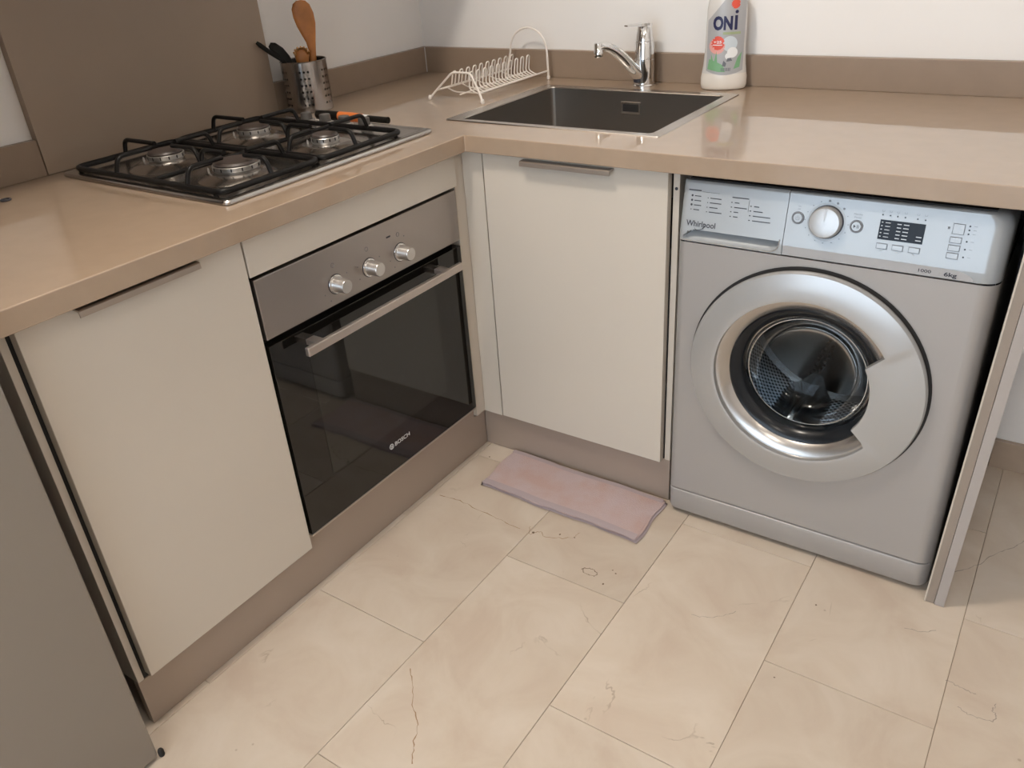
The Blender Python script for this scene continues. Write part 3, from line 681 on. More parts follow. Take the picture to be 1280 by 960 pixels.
# ------------------------------------------------------------------ utensil holder
uh = thing('utensil_holder', 'perforated stainless steel utensil holder behind the hob', 'holder', (0.088, -0.606, H))
uc = Vector((0.088, -0.606, H)); UR, UHt = 0.0605, 0.128
bm = bmesh.new(); NCOL = 36
zs = [0.002, .006, .0135] + [.0135 + .0165 * k for k in range(1, 7)] + [.120, .1265, .128]
holecols = {c for c in range(NCOL) if c % 6 in (0, 1, 2)}
def up_(c, z, rr=UR): a = 2 * PI * c / NCOL; return uc + Vector((rr * math.cos(a), rr * math.sin(a), z))
cache = {}
def uv_(c, z):
    k = (round((c % NCOL) * 2), round(z * 1e5))
    if k not in cache: cache[k] = bm.verts.new(up_(c, z))
    return cache[k]
for c in range(NCOL):
    for i in range(len(zs) - 1):
        z0, z1 = zs[i], zs[i + 1]
        if c in holecols and 2 <= i <= 7:
            zm, rh = (z0 + z1) / 2, .0030
            corner = [uv_(c, z0), uv_(c + .5, z0), uv_(c + 1, z0), uv_(c + 1, zm), uv_(c + 1, z1), uv_(c + .5, z1), uv_(c, z1), uv_(c, zm)]
            da = rh / UR * NCOL / (2 * PI)
            hole = []
            for k in range(8):
                an = math.radians(-135 + 45 * k)
                hole.append(bm.verts.new(up_(c + .5 + da * math.cos(an), zm + rh * math.sin(an))))
            for k in range(8):
                bm.faces.new((corner[k], corner[(k + 1) % 8], hole[(k + 1) % 8], hole[k]))
        else:
            pts = [uv_(c, z0), uv_(c + .5, z0), uv_(c + 1, z0)]
            if (c + 1) % NCOL in holecols and 2 <= i <= 7 : pts.append(uv_(c + 1, (z0 + z1) / 2))
            pts += [uv_(c + 1, z1), uv_(c + .5, z1), uv_(c, z1)]
            if (c - 1) % NCOL in holecols and 2 <= i <= 7 : pts.append(uv_(c, (z0 + z1) / 2))
            bm.faces.new(pts)
bmesh.ops.recalc_face_normals(bm, faces=bm.faces[:])
cup = finish(bm, 'cup', 'pot', uh, 0.6, recalc=False)
lathe('base', [(0, .0005), (.058, .0005), (.0602, .002), (.0602, .0045), (0, .0045)], uc, 'pot', uh, n=36)
lathe('rolled_rim', [(UR - .001, .1265), (UR + .0012, .127), (UR + .0016, .1285), (UR, .1297), (UR - .0014, .1288), (UR - .0016, .127)], uc, 'pot', uh, n=40)
lathe('hole_shade_liner', [(.0560, .006), (.0562, .124), (.0568, .1265), (.0552, .1265), (.0550, .006)], uc, 'dark', uh, n=36)  # black sleeve added so the holes show a shaded inside

def blade(name, path, m, parent, face):
    """flat utensil: list of (point, half width, half thickness); face = outward normal"""
    face = Vector(face).normalized(); lv = []
    P = [Vector(p[0]) for p in path]
    for i, (p, hw, ht) in enumerate(path):
        t = (P[min(i + 1, len(P) - 1)] - P[max(i - 1, 0)]).normalized(); sd = t.cross(face).normalized(); nf = sd.cross(t).normalized()
        lv.append([P[i] + sd * hw * math.cos(a) + nf * ht * math.sin(a) for a in [2 * PI * k / 14 for k in range(14)]])
    return loft(name, lv, m, parent, 1.0)
camdir = Vector((CAM.x - .09, CAM.y + .6, 0)).normalized()
cdp = Vector((-camdir.y, camdir.x, 0))                   # horizontal, across the view
wsb = uc + Vector((0.006, -0.004, 0))
def wp(s, z, d=0.0): return uc + cdp * s + camdir * d + Vector((0, 0, z))
ws = thing('wooden_spoon', 'large varnished wooden spoon standing in the utensil holder', 'spoon', wp(.02, .02))
sw = 1
blade('spoon_body', [(wp(.012, .008), .006, .005), (wp(.020, .07), .007, .005), (wp(.0275, .128), .0085, .005), (wp(.0290, .150), .0095, .0048), (wp(.0290, .170), .0125, .0042), (wp(.0270, .190), .0185, .0038), (wp(.0245, .212), .0245, .0036), (wp(.0215, .235), .0268, .0036), (wp(.0180, .255), .0240, .0036), (wp(.0160, .266), .0165, .0034), (wp(.0155, .2705), .006, .003)], 'wood', ws, camdir + Vector((0, 0, .15)))
ps = thing('spaghetti_server', 'short toothed wooden spaghetti server in the utensil holder', 'spaghetti server', wp(0, .02))
blade('scoop', [(wp(-.010, .012, .02), .006, .005), (wp(-.004, .09, .018), .007, .005), (wp(-.001, .125, .016), .016, .008), (wp(0, .142, .014), .0195, .010), (wp(0, .155, .012), .015, .009), (wp(0, .160, .012), .006, .005)], 'wood', ps, camdir)
for k in range(7):
    a = PI * (0.08 + k * .14); s_ = .0185 * math.cos(a); z_ = .143 + .016 * math.sin(a)
    tube('tooth', [wp(s_ * .85, z_ - .003, .016), wp(s_ * 1.05, z_ + .004, .030), wp(s_ * 1.0, z_ + .005, .037)], .0032, 'woodlight', ps, 7, False, [.0036, .003, .0018])
bt = thing('black_turner', 'black nylon turner leaning out of the utensil holder toward the splashback', 'turner', wp(-.02, .02))
blade('turner_body', [(wp(.010, .012, -.01), .006, .004), (wp(-.028, .110, 0.004), .007, .004), (wp(-.042, .135, 0.006), .0125, .0035), (wp(-.056, .153, 0.006), .0150, .0032), (wp(-.070, .168, 0.006), .0120, .003), (wp(-.077, .1735, 0.006), .006, .0025)], 'nylon', bt, camdir + Vector((0, 0, .35)))
bf = thing('ladle', 'thin black handle leaning out of the utensil holder beside the turner', 'ladle', wp(-.03, .02))
blade('handle', [(wp(-.005, .012, .020), .005, .0035), (wp(-.037, .112, .020), .0052, .0035), (wp(-.050, .133, .020), .0054, .0035), (wp(-.078, .155, .020), .0056, .0035), (wp(-.101, .176, .020), .0060, .0035), (wp(-.108, .183, .020), .004, .003)], 'nylon', bf, camdir)

# ------------------------------------------------------------------ dish soap bottle
bo = thing('dish_soap_bottle', 'white plastic dish soap bottle with silver label near the tap', 'bottle', (1.047, -0.064, H))
bc = Vector((1.047, -0.064, H))
bfv = Vector((CAM.x - bc.x, CAM.y - bc.y, 0)).normalized(); brt = Vector((-bfv.y, bfv.x, 0))
PROF = [(0, .050, .028), (.003, .055, .032), (.012, .0578, .034), (.030, .0578, .034), (.042, .0555, .033), (.060, .0530, .032), (.10, .0500, .031), (.15, .0495, .031), (.19, .0485, .031), (.212, .0450, .030), (.232, .036, .026), (.246, .023, .019), (.252, .0145, .0145), (.275, .0145, .0145)]
def prof(z):
    for (z0, a0, b0), (z1, a1, b1) in zip(PROF[:-1], PROF[1:]):
        if z <= z1: t = (z - z0) / (z1 - z0); return a0 + (a1 - a0) * t, b0 + (b1 - b0) * t
    return PROF[-1][1:]
def on_b(s, z, off=0.0):
    a, b = prof(z); x = max(-.98, min(.98, s / a)); ph = math.asin(x)
    return bc + brt * ((a + off) * math.sin(ph)) + bfv * ((b + off) * math.cos(ph)) + Vector((0, 0, z))
def bring(z, sc_=1.0): a, b = prof(z); return [bc + brt * a * sc_ * math.sin(q) + bfv * b * sc_ * math.cos(q) + Vector((0, 0, z)) for q in [2 * PI * k / 40 for k in range(40)]]
zz = [.0405, .042, .05, .06, .08, .10, .125, .15, .17, .19, .20, .212, .222, .232, .24, .246, .252, .275]
loft('body', [bring(z) for z in zz], 'bottle', bo, 0.9)
loft('liquid_level', [bring(z) for z in (0.0008, .003, .007, .012, .02, .03, .036, .0405)], 'liquid', bo, 0.9)
lathe('cap', [(0, .262), (.0175, .262), (.0175, .290), (.012, .296), (.007, .300), (.006, .316), (0, .316)], bc, 'capwhite', bo, n=24)
bm = bmesh.new(); nS, nZ = 24, 20; G = []
for i in range(nS + 1):
    s = -.0445 + .089 * i / nS
    zt = .166 + .055 * max(0, min(1, (s + .0445) / .045)); zb = .044 + .010 * (s / .0445) ** 2 - .006
    G.append([bm.verts.new(on_b(s, zb + (zt - zb) * j / nZ, .0006)) for j in range(nZ + 1)])
for i in range(nS):
    for j in range(nZ): bm.faces.new((G[i][j], G[i + 1][j], G[i + 1][j + 1], G[i][j + 1]))
lab = finish(bm, 'label', 'label', bo, 1.0)
def bend(bm, name, m, off):
    bmesh.ops.triangulate(bm, faces=bm.faces[:])
    for _ in range(4):
        es = [e for e in bm.edges if e.calc_length() > .005]
        if not es: break
        bmesh.ops.subdivide_edges(bm, edges=es, cuts=1); bmesh.ops.triangulate(bm, faces=bm.faces[:])
    for v in bm.verts: v.co = on_b(v.co.x, v.co.y, off + v.co.z)
    return finish(bm, name, m, lab, recalc=False)
def bpoly(name, polys, m, off):
    bm = bmesh.new()
    for pg in polys: bm.faces.new([bm.verts.new((x, y, 0)) for x, y in pg])
    return bend(bm, name, m, off)
tb = text_bm('ON', width=.046, height=.033, bold=.05)
for v in tb.verts: v.co.x -= .0090; v.co.y += .1600
bend(tb, 'lettering', 'navy', .0014)
bpoly('lettering', [rect2(.0185, .0250, .1440, .1770), disc2(.0225, .1850, .0040, 14)], 'navy', .0014)
bpoly('green_band', [rect2(-.008, .034, .1335, .1395)], 'olive', .0012)
def burst(cx, cy, r0, r1, n=14): return [(cx + (r1 if k % 2 else r0) * math.cos(PI * k / n), cy + (r1 if k % 2 else r0) * math.sin(PI * k / n)) for k in range(2 * n)]
bpoly('glow_print', [disc2(-.0200, .107, .0190, 20)], 'pinkprint', .0010)
bpoly('red_badge', [burst(-.0190, .1140, .0120, .0165)], 'red', .0013)
tb = text_bm('+25', width=.019, height=.0065, bold=.02)
for v in tb.verts: v.co.x -= .0190; v.co.y += .1165
bend(tb, 'badge_lettering', 'whiteprint', .0018)
bpoly('badge_band', [rect2(-.0300, -.0080, .1085, .1105)], 'whiteprint', .0017)
bpoly('plate_print', [disc2(.010, .112, .018, 24)], 'paleblue', .0010)
bpoly('plate_print', [disc2(.0170, .0915, .0125, 20), disc2(.008, .083, .008, 16)], 'whiteprint', .0012)
bpoly('leaf_print', [[(-.041, .052), (-.015, .046), (.002, .0455), (-.004, .062), (-.020, .070), (-.038, .076)], [(-.026, .068), (-.018, .070), (-.021, .095)], [(-.034, .072), (-.028, .072), (-.033, .088)], [(.022, .052), (.036, .056), (.040, .092), (.030, .078)]], 'green', .0011)
bpoly('dark_print', [[(-.006, .060), (.002, .058), (.004, .066), (-.003, .073)], [(.004, .070), (.018, .072), (.014, .079), (.006, .078)]], 'greyink', .0014)
bpoly('barcode_print', [rect2(-.008 + .0034 * k, -.0062 + .0034 * k, .0475, .0555) for k in range(7)], 'greyink', .0014)
bpoly('red_print', [burst(.0185, .2030, .0085, .011)], 'red', .0013)

# ------------------------------------------------------------------ washing machine
wm = thing('washing_machine', 'silver front-loading washing machine under the worktop', 'washing machine', (1.506, -0.43, 0))
wx0, wx1, wy, yb_ = 1.2145, 1.7970, -0.711, -0.155
TS = 0.194
def fy(z): return wy + max(0.0, z - 0.718) * TS
def plan(x0, x1, yfr, rl, rr, z, back=yb_):
    pts = [Vector((x0, back, z))]
    pts += [Vector((x0 + rl - rl * math.cos(a), yfr + rl - rl * math.sin(a), z)) for a in [PI / 2 * k / 6 for k in range(7)]] if rl > 0 else [Vector((x0, yfr, z))]
    pts += [Vector((x1 - rr + rr * math.sin(a), yfr + rr - rr * math.cos(a), z)) for a in [PI / 2 * k / 7 for k in range(8)]] if rr > 0 else [Vector((x1, yfr, z))]
    pts += [Vector((x1, back, z))]
    return pts
# core
box('chassis', wx0 + .004, wx1 - .004, -0.32, yb_ - .001 + .002, 0.012, 0.815, 'dark', wm, 0)
box('seam_core', wx0 + .006, wx1 - .008, -0.6985, -0.62, 0.690, 0.704, 'ink', wm, 0)
box('seam_core', wx0 + .006, wx1 - .008, -0.6985, -0.62, 0.070, 0.082, 'ink', wm, 0)
# front of the body with the round opening
dcx, dcz = 1.495, 0.445
zb0, zb1 = 0.0785, 0.6965
bm = bmesh.new(); rl, rr = .016, .030
hx0, hx1 = wx0 + rl, wx1 - rr
NS = 96
angs = sorted(set([2 * PI * k / NS for k in range(NS)] + [math.atan2(zc - dcz, xc - dcx) % (2 * PI) for xc in (hx0, hx1) for zc in (zb0, zb1)]))
inn, out_ = [], []
for a in angs:
    c_, s_ = math.cos(a), math.sin(a)
    tx = ((hx1 - dcx) / c_ if c_ > 1e-9 else (hx0 - dcx) / c_ if c_ < -1e-9 else 9)
    tz = ((zb1 - dcz) / s_ if s_ > 1e-9 else (zb0 - dcz) / s_ if s_ < -1e-9 else 9)
    t = min(tx, tz)
    inn.append(bm.verts.new((dcx + .165 * c_, wy, dcz + .165 * s_))); out_.append(bm.verts.new((dcx + t * c_, wy, dcz + t * s_)))
for i in range(len(angs)):
    j = (i + 1) % len(angs); bm.faces.new((inn[i], inn[j], out_[j], out_[i]))
L0 = [Vector((hx0 - rl * math.sin(a), wy + rl - rl * math.cos(a), 0)) for a in [PI / 2 * k / 6 for k in range(7)]] + [Vector((wx0, yb_, 0))]
R0 = [Vector((hx1 + rr * math.sin(a), wy + rr - rr * math.cos(a), 0)) for a in [PI / 2 * k / 8 for k in range(9)]] + [Vector((wx1, yb_, 0))]
for strip in (L0, R0):
    add_loft(bm, [[p + Vector((0, 0, zb0)) for p in strip], [p + Vector((0, 0, zb1)) for p in strip]], False, False, False)
bm.faces.new([bm.verts.new((x, y, zb1)) for x, y in ((wx0 + .016, wy + .001), (wx1 - .03, wy + .001), (wx1 - .003, wy + .03), (wx1 - .003, yb_), (wx0 + .003, yb_), (wx0 + .003, wy + .02))])
bm.faces.new([bm.verts.new((x, y, zb0)) for x, y in ((wx0 + .016, wy + .001), (wx1 - .03, wy + .001), (wx1 - .003, wy + .03), (wx1 - .003, yb_), (wx0 + .003, yb_), (wx0 + .003, wy + .02))])
finish(bm, 'front_body', 'wm', wm, 0.6)
# kick panel, slightly undercut at the foot
loft('kick_panel', [plan(wx0 + i, wx1 - i, wy + q, .016, .030, z) for z, q, i in ((.010, .010, .006), (.014, .004, .002), (.022, .001, 0), (.070, -.001, 0), (.0735, .000, 0), (.0755, .003, .001))], 'wm', wm)
for fx_ in (wx0 + .05, wx1 - .05): lathe('foot', [(0, 0), (.02, 0), (.02, .008), (.012, .010), (.012, .02), (0, .02)], (fx_, wy + .07, 0.0), 'rubber', wm, n=16)
# control panel, tilted back above a vertical lower band
px0 = 1.4280
lv = []
for z in (.6990, .700, .7175, .719, .74, .76, .78, .7915, .7995, .8055, .8105, .8140, .8163, .8175):
    t = max(0.0, (z - .7915) / .0262); ins = .026 * (1 - math.sqrt(max(0, 1 - t * t)))
    q = 0.0 if z < .815 else (.0012, .0035)[z > .817]
    lv.append(plan(px0, wx1 - ins, fy(z) + q, 0, .030, z, -0.60))
box('top_gap_shade', wx0 + .012, wx1 - .030, -0.684, -0.30, .8178, .8205, 'dark', wm, 0)  # black cover added so the slot under the worktop reads as shade
lv[0] = plan(px0, wx1 - .001, wy + .001, 0, .030, .6990, -0.60)
loft('control_panel', lv, 'wmpanel', wm, 0.35)
# grey band painted on the panel foot for its weaker reflection
bandp = [(1.4300, .7005), (1.7560, .7005), (1.7560, .7040), (1.7500, .7105), (1.7350, .7160), (1.7100, .7172), (1.68, .7178), (1.4300, .7180)]
flat('unlit_band', [[(x - 1.43, z - .70) for x, z in bandp]], (1.43, wy - .0001, .70), (1, 0, 0), (0, 0, 1), 'wmband', wm, .0003)
# detergent drawer with scooped grip
def scoop(x, z):
    zt = .7225 - .016 * max(0, (1.250 - x) / .024) ** 2
    zb = .7020 + .010 * max(0, (x - 1.398) / .021) ** 2.2
    if x < 1.2265 or x > 1.4190 or z > zt or z < zb: return 0.0
    return .022 * min(1, (z - zb) / (.7225 - .702) + .06) ** .8
bm = bmesh.new(); nx, nz = 74, 56; x0_, x1_ = wx0, 1.4268
GR = []
for i in range(nx + 1):
    x = x0_ + (x1_ - x0_) * i / nx; col_ = []
    for j in range(nz + 1):
        z = .699 + (.8175 - .699) * j / nz
        y = fy(z) + scoop(x, z)
        dxl = x0_ + .014 - x
        if dxl > 0: y += .014 - math.sqrt(max(0, .014 ** 2 - dxl ** 2))
        tz = (z - .8125) / .0052
        if tz > 0: y += .005 * (1 - math.sqrt(max(0, 1 - tz * tz)))
        # bottom right corner is rounded off
        col_.append(bm.verts.new((x, y, z)))
    GR.append(col_)
for i in range(nx):
    for j in range(nz): bm.faces.new((GR[i][j], GR[i + 1][j], GR[i + 1][j + 1], GR[i][j + 1]))
border = [GR[i][0] for i in range(nx + 1)] + [GR[nx][j] for j in range(1, nz + 1)] + [GR[i][nz] for i in range(nx - 1, -1, -1)] + [GR[0][j] for j in range(nz - 1, 0, -1)]
bk = [bm.verts.new((v.co.x, -0.66, v.co.z)) for v in border]
for i in range(len(border)):
    j = (i + 1) % len(border); bm.faces.new((border[i], border[j], bk[j], bk[i]))
dw = finish(bm, 'detergent_drawer', 'wmpanel', wm, 0.5)
# bright lip under the grip
tube('grip_lip', rounded([(1.220, wy - .0004, .7012), (1.405, wy - .0004, .7012), (1.4195, wy - .0004, .7085), (1.4215, wy - .0004, .728)], .012, 6), .0011, 'ring', dw, 6)

EX, EY = (1, 0, 0), Vector((0, TS, 1)).normalized()
def on_p(x, z, off=.0004): return Vector((x, fy(z) - off, z))
# lettering
text('lettering', 'Whirlpool', on_p(1.2615, .7345, .0006), EX, EY, 'ink', dw, width=.061, height=.0150, bold=.016)
el = [(1.2600 + .0105 * math.cos(a), fy(.7335 + .0085 * math.sin(a) + .003 * math.cos(a)) - .0009, .7325 + .0075 * math.sin(a) + .003 * math.cos(a)) for a in [math.radians(q) for q in range(185, 395, 12)]]
tube('swoosh', el, .0006, 'ink', dw, 5, False, [.0001 + .0006 * math.sin(PI * i / (len(el) - 1)) for i in range(len(el))])
# programme list: too small to read in the photograph, so short printed strokes
dash = []
def dl(x, z, w_, h_=.0016): dash.append(rect2(x, x + w_, z, z + h_))
r_ = random.Random(3)
dl(1.229, .7990, .026, .0020); dl(1.319, .7935, .033, .0018)
dash.append(rect2(1.257, 1.293, .7980, .7984)); dash.append(rect2(1.353, 1.3534, .770, .7925))
for k in range(4):
    z = .7885 - .0088 * k
    dash.append(disc2(1.2375, z + .001, .0022 if k < 3 else .0010, 10)); dl(1.2425, z, .012 + .005 * r_.random())
    dl(1.2695, z - .0015, .0016); dl(1.2750, z - .0015, .016 + .012 * r_.random())
    dl(1.3180, z - .0045, .0025); dl(1.3250, z - .0045, .009 + .016 * (k == 1))
    dl(1.3560, z - .0075, .0030); dl(1.3635, z - .0075, (.010, .018, .034, .035)[k])
flat('programme_list', [[(x - 1.23, (z - .76) / EY.z) for x, z in pg] for pg in dash], on_p(1.23, .76, .0002), EX, EY, 'ink', dw, .0004)
# selector knob
ny = Vector((0, -EY.z, EY.y))
kc = on_p(1.5005, .7700, 0)
lathe('knob_gap', [(0, .0004), (.0308, .0004), (.0308, 0)], kc, 'ink', wm, ny, 40)
kb_ = lathe('selector_knob', [(0, .0005), (.0285, .0005), (.0292, .003), (.0285, .014), (.0262, .0175), (.020, .0185), (0, .0188)], kc, 'ring', wm, ny, 44)
flat('pointer', [[(-.0016, .004), (.0016, .004), (.0022, .024), (-.0022, .024)]], kc + ny * .0187, EX, EY, 'wmband', kb_, .0006)
mk = []
for k in range(16):
    a = PI / 2 - 2 * PI * k / 16
    mk.append(disc2(.0385 * math.cos(a), .0385 * math.sin(a), .0021 if k in (0, 1, 2) else .0010, 10))
flat('dial_marks', mk, kc + ny * .0003, EX, EY, 'greyink', wm, .0004)
bm = bmesh.new(); add_tube(bm, [kc + ny * .0004 + Vector(EX) * .0335 * math.cos(2 * PI * i / 48) + EY * .0335 * math.sin(2 * PI * i / 48) for i in range(48)], .0003, 4, True); finish(bm, 'dial_ring', 'wmband', wm)
for cx, cz, sym in ((1.4485, .7715, 'on'), (1.5535, .7690, 'start')):
    c_ = on_p(cx, cz, 0)
    b_ = lathe('round_button', [(0, .0022), (.0080, .0022), (.0086, .0012), (.0086, 0)], c_, 'wmpanel', wm, ny, 28)
    lathe('button_ring', [(.0086, .0002), (.0092, .0018), (.0112, .0018), (.0118, .0002)], c_, 'greyink', b_, ny, 28)
    if sym == 'start': flat('symbol', [[(-.0045, -.003), (-.0005, 0), (-.0045, .003)], rect2(.0012, .0021, -.003, .003), rect2(.0035, .0044, -.003, .003)], c_ + ny * .0023, EX, EY, 'ink', b_)
    else: flat('symbol', [rect2(-.0004, .0004, -.0008, .0042), rect2(-.0032, -.0026, -.003, .002), rect2(.0026, .0032, -.003, .002), rect2(-.003, .003, -.0036, -.003)], c_ + ny * .0023, EX, EY, 'greyink', b_)
text('lettering', 'On', on_p(1.4490, .7925), EX, EY, 'greyink', wm, height=.0028)
text('lettering', 'Off', on_p(1.4487, .7875), EX, EY, 'greyink', wm, height=.0028)
text('lettering', 'Marche', on_p(1.5535, .7905), EX, EY, 'greyink', wm, width=.0150, height=.0030)
text('lettering', 'Pause', on_p(1.5535, .7850), EX, EY, 'greyink', wm, width=.0120, height=.0030)
# display
dc = on_p(1.629, .7695, 0)
ds = flat('display', [rect2(-.037, .037, -.0173, .0173)], dc, EX, EY, 'screen', wm, .0006)
seg = []
for k in range(5):
    z = .0120 - k * .0062
    seg += [rect2(-.0345, -.0320, z, z + .0016), rect2(-.0280, -.0195, z, z + .0012), rect2(-.0085, -.0015, z - .0006, z + .0010), rect2(.0020, .0110, z - .0006, z + .0010)]
    if k > 2: seg.append(rect2(.0250, .0340, z, z + .0016))
flat('display_print', seg, dc + ny * .0006, EX, EY, 'wmband', ds, .0002)
leds = [(1.594, .7945), (1.6065, .7945), (1.6185, .7942), (1.631, .794), (1.651, .7938), (1.6635, .7935)]
flat('led_dots', [disc2(x - 1.63, (z - .794) / EY.z, .0014, 10) for x, z in leds], on_p(1.63, .794, .0002), EX, EY, 'ink', wm)
flat('led_symbols', [q for x, z in leds for q in (rect2(x - 1.63 - .002, x - 1.63 + .002, .0060, .0064), rect2(x - 1.63 - .002, x - 1.63 - .0016, .0060, .0090), rect2(x - 1.63 + .0016, x - 1.63 + .002, .0060, .0090))], on_p(1.63, .794, .0002), EX, EY, 'greyink', wm)
def pbutton(x, z, w_, h_):
    c_ = on_p(x, z, 0)
    o_ = flat('push_button', [rect2(-w_ / 2, w_ / 2, -h_ / 2, h_ / 2)], c_, EX, EY, 'wmpanel', wm, .0020)
    rw, rh_ = w_ / 2 + .0012, h_ / 2 + .0012
    flat('button_outline', [rect2(-rw, rw, -rh_, rh_)], c_, EX, EY, 'greyink', o_, .0006)
for x in (1.602, 1.6282, 1.6555):
    pbutton(x, .7410, .0165, .0080)
    flat('button_symbol', [rect2(-.002, .002, 0, .0005), rect2(-.001, .001, .001, .0014)], on_p(x, .7328), EX, (0, 0, 1), 'wmband', wm)
pbutton(1.7170, .7855, .0165, .0160)
for z in (.7670, .7535, .7405): pbutton(1.7160, z, .0165, .0085)
flat('led_dots', [disc2(x - 1.72, (z - .77) / EY.z, .0015, 10) for x, z in ((1.733, .792), (1.733, .7855), (1.733, .779), (1.733, .7665), (1.733, .7535), (1.733, .7405))], on_p(1.72, .77, .0002), EX, EY, 'ink', wm)
flat('led_symbols', [rect2(x - 1.72, x - 1.72 + .005, (z - .77) / EY.z, (z - .77) / EY.z + .0005) for x, z in ((1.739, .792), (1.739, .7855), (1.739, .779), (1.739, .7665), (1.739, .7535), (1.739, .7405))] + [rect2(-.0200, -.0165, .014, .018)], on_p(1.72, .77, .0002), EX, EY, 'greyink', wm)
text('lettering', '1000', (1.6790, wy - .0008, .7085), EX, (0, 0, 1), 'ink', wm, width=.0205, height=.0060, bold=.01)
text('lettering', '6kg', (1.7200, wy - .0008, .7068), EX, (0, 0, 1), 'ink', wm, width=.0205, height=.0100, bold=.025)
flat('divider_mark', [rect2(-.0003, .0003, -.003, .003)], (1.7025, wy - .0005, .7070), EX, (0, 0, 1), 'wm', wm)

# door
dpos = Vector((dcx, wy, dcz))
door = bpy.data.objects.new('door', None); door.empty_display_size = .03; door.location = (dcx, wy, dcz)
COL.objects.link(door); door.parent = wm; door.matrix_parent_inverse = Matrix.Translation(-wm.location)
def dput(o): 
    o.parent = door; o.matrix_parent_inverse = Matrix.Translation(-Vector((dcx, wy, dcz))); return o
NA = 180
def rin(a):
    d_ = math.degrees((a + PI) % (2 * PI) - PI)
    lo, hi = -34.0, 29.0
    if lo < d_ < hi:
        return .1345
    e_ = min(abs(d_ - lo), abs(d_ - hi))
    return .1345 + (.1760 - .1345) * min(1, e_ / 3.0) ** 0.8
bm = bmesh.new(); rows = []
angl = [2 * PI * k / NA for k in range(NA)]
def ringrow(fr, fd):
    out = []
    for a in angl:
        r = fr(a); out.append(bm.verts.new((dcx + r * math.cos(a), wy + fd(a), dcz + r * math.sin(a))))
    return out
rows.append(ringrow(lambda a: .2300, lambda a: -.0005))
rows.append(ringrow(lambda a: .2335, lambda a: -.010))
rows.append(ringrow(lambda a: .2330, lambda a: -.017))
rows.append(ringrow(lambda a: .2305, lambda a: -.0215))
for t in (.12, .3, .5, .7, .88, .97):
    rows.append(ringrow(lambda a, t=t: .2305 + (rin(a) + .0015 - .2305) * t, lambda a, t=t: -.0215 - .0075 * math.sin(t * PI / 2)))
rows.append(ringrow(lambda a: rin(a) + .0006, lambda a: -.0285))
rows.append(ringrow(lambda a: rin(a), lambda a: -.0270))
rows.append(ringrow(lambda a: rin(a), lambda a: -.0145))
for a_, b_ in zip(rows[:-1], rows[1:]):
    for i in range(NA): j = (i + 1) % NA; bm.faces.new((a_[i], a_[j], b_[j], b_[i]))
dput(finish(bm, 'outer_ring', 'ring', None, 0.55))
dput(lathe('ring_shadow', [(.226, .0003), (.2375, .0003), (.2382, .0012), (.226, .0012)], dpos, 'dark', None, (0, -1, 0), 96))  # dark ring painting the shadow cast around the raised door ring
dput(lathe('inner_bevel', [(.1785, .0170), (.1755, .0165), (.1700, .0150), (.1520, .0035), (.1500, .0)], dpos, 'dish', None, (0, -1, 0), 96))
dput(lathe('black_bezel', [(.1512, .0020), (.1485, .0035), (.1440, .0020), (.1340, -.0060), (.1270, -.0150), (.1235, -.0300)], dpos, 'gasket', None, (0, -1, 0), 96))
dput(lathe('glass_bowl', [(.1300, -.012), (.1240, -.0150), (.1190, -.0250), (.1130, -.0450), (.1030, -.0640), (.085, -.079), (.058, -.088), (.03, -.0915), (0, -.0925)], dpos, 'bowl', None, (0, -1, 0), 72, 3.2))
dput(lathe('bowl_edge', [(.1186, -.0242), (.1198, -.0242), (.1198, -.0254), (.1186, -.0254)], dpos, 'chrome', None, (0, -1, 0), 72))
lathe('rubber_bellows', [(.163, -.002), (.158, -.012), (.150, -.020), (.160, -.028), (.148, -.034), (.160, -.042), (.152, -.050)], dpos, 'rubber', wm, (0, -1, 0), 72)
# drum
bm = bmesh.new(); uvl = bm.loops.layers.uv.new('UVMap'); ND = 64
prof_d = [(.156, -.048), (.175, -.050), (.222, -.060), (.226, -.070), (.226, -.335)]
e1, e2, ax_ = basis((0, -1, 0)); rows = []
for r, h in prof_d: rows.append([bm.verts.new(dpos + ax_ * h + (e1 * math.cos(2 * PI * i / ND) + e2 * math.sin(2 * PI * i / ND)) * r) for i in range(ND)])
for q, (a_, b_) in enumerate(zip(rows[:-1], rows[1:])):
    for i in range(ND):
        j = (i + 1) % ND; f_ = bm.faces.new((a_[i], a_[j], b_[j], b_[i]))
        for lp_, (ii, (r, h)) in zip(f_.loops, ((i, prof_d[q]), (i + 1, prof_d[q]), (i + 1, prof_d[q + 1]), (i, prof_d[q + 1]))):
            if q in (3,): lp_[uvl].uv = (2 * PI * ii / ND * .226, h)
            else: lp_[uvl].uv = (lp_.vert.co.x, lp_.vert.co.z)
drum = finish(bm, 'drum', 'drum', wm, 0.6)
bp_ = lathe('back_plate', [(.226, -.335), (.214, -.345), (.120, -.345), (.100, -.338), (.055, -.338), (.045, -.345), (0, -.345)], dpos, 'drumplain', drum, (0, -1, 0), 64)
bmh = bmesh.new()
for arm in range(6):
    aa = math.radians(12 + 60 * arm)
    for m_ in range(11):
        for sd in (-1, 1):
            rr_ = .065 + .0125 * m_; off_ = sd * .0075 + (.003 if m_ % 2 else 0)
            hc = dpos + Vector((rr_ * math.cos(aa) - off_ * math.sin(aa), .3435 if not (.1 < rr_ < .122) else .341, rr_ * math.sin(aa) + off_ * math.cos(aa)))
            if rr_ < .118: hc.y = dpos.y + .3365 if rr_ < .102 else dpos.y + .3395
            add_lathe(bmh, [(0, .002), (.0036, .002), (.0036, -.003)], hc, (0, -1, 0), 8)
tag(finish(bmh, 'back_plate_holes', 'dark', drum), kind='stuff')
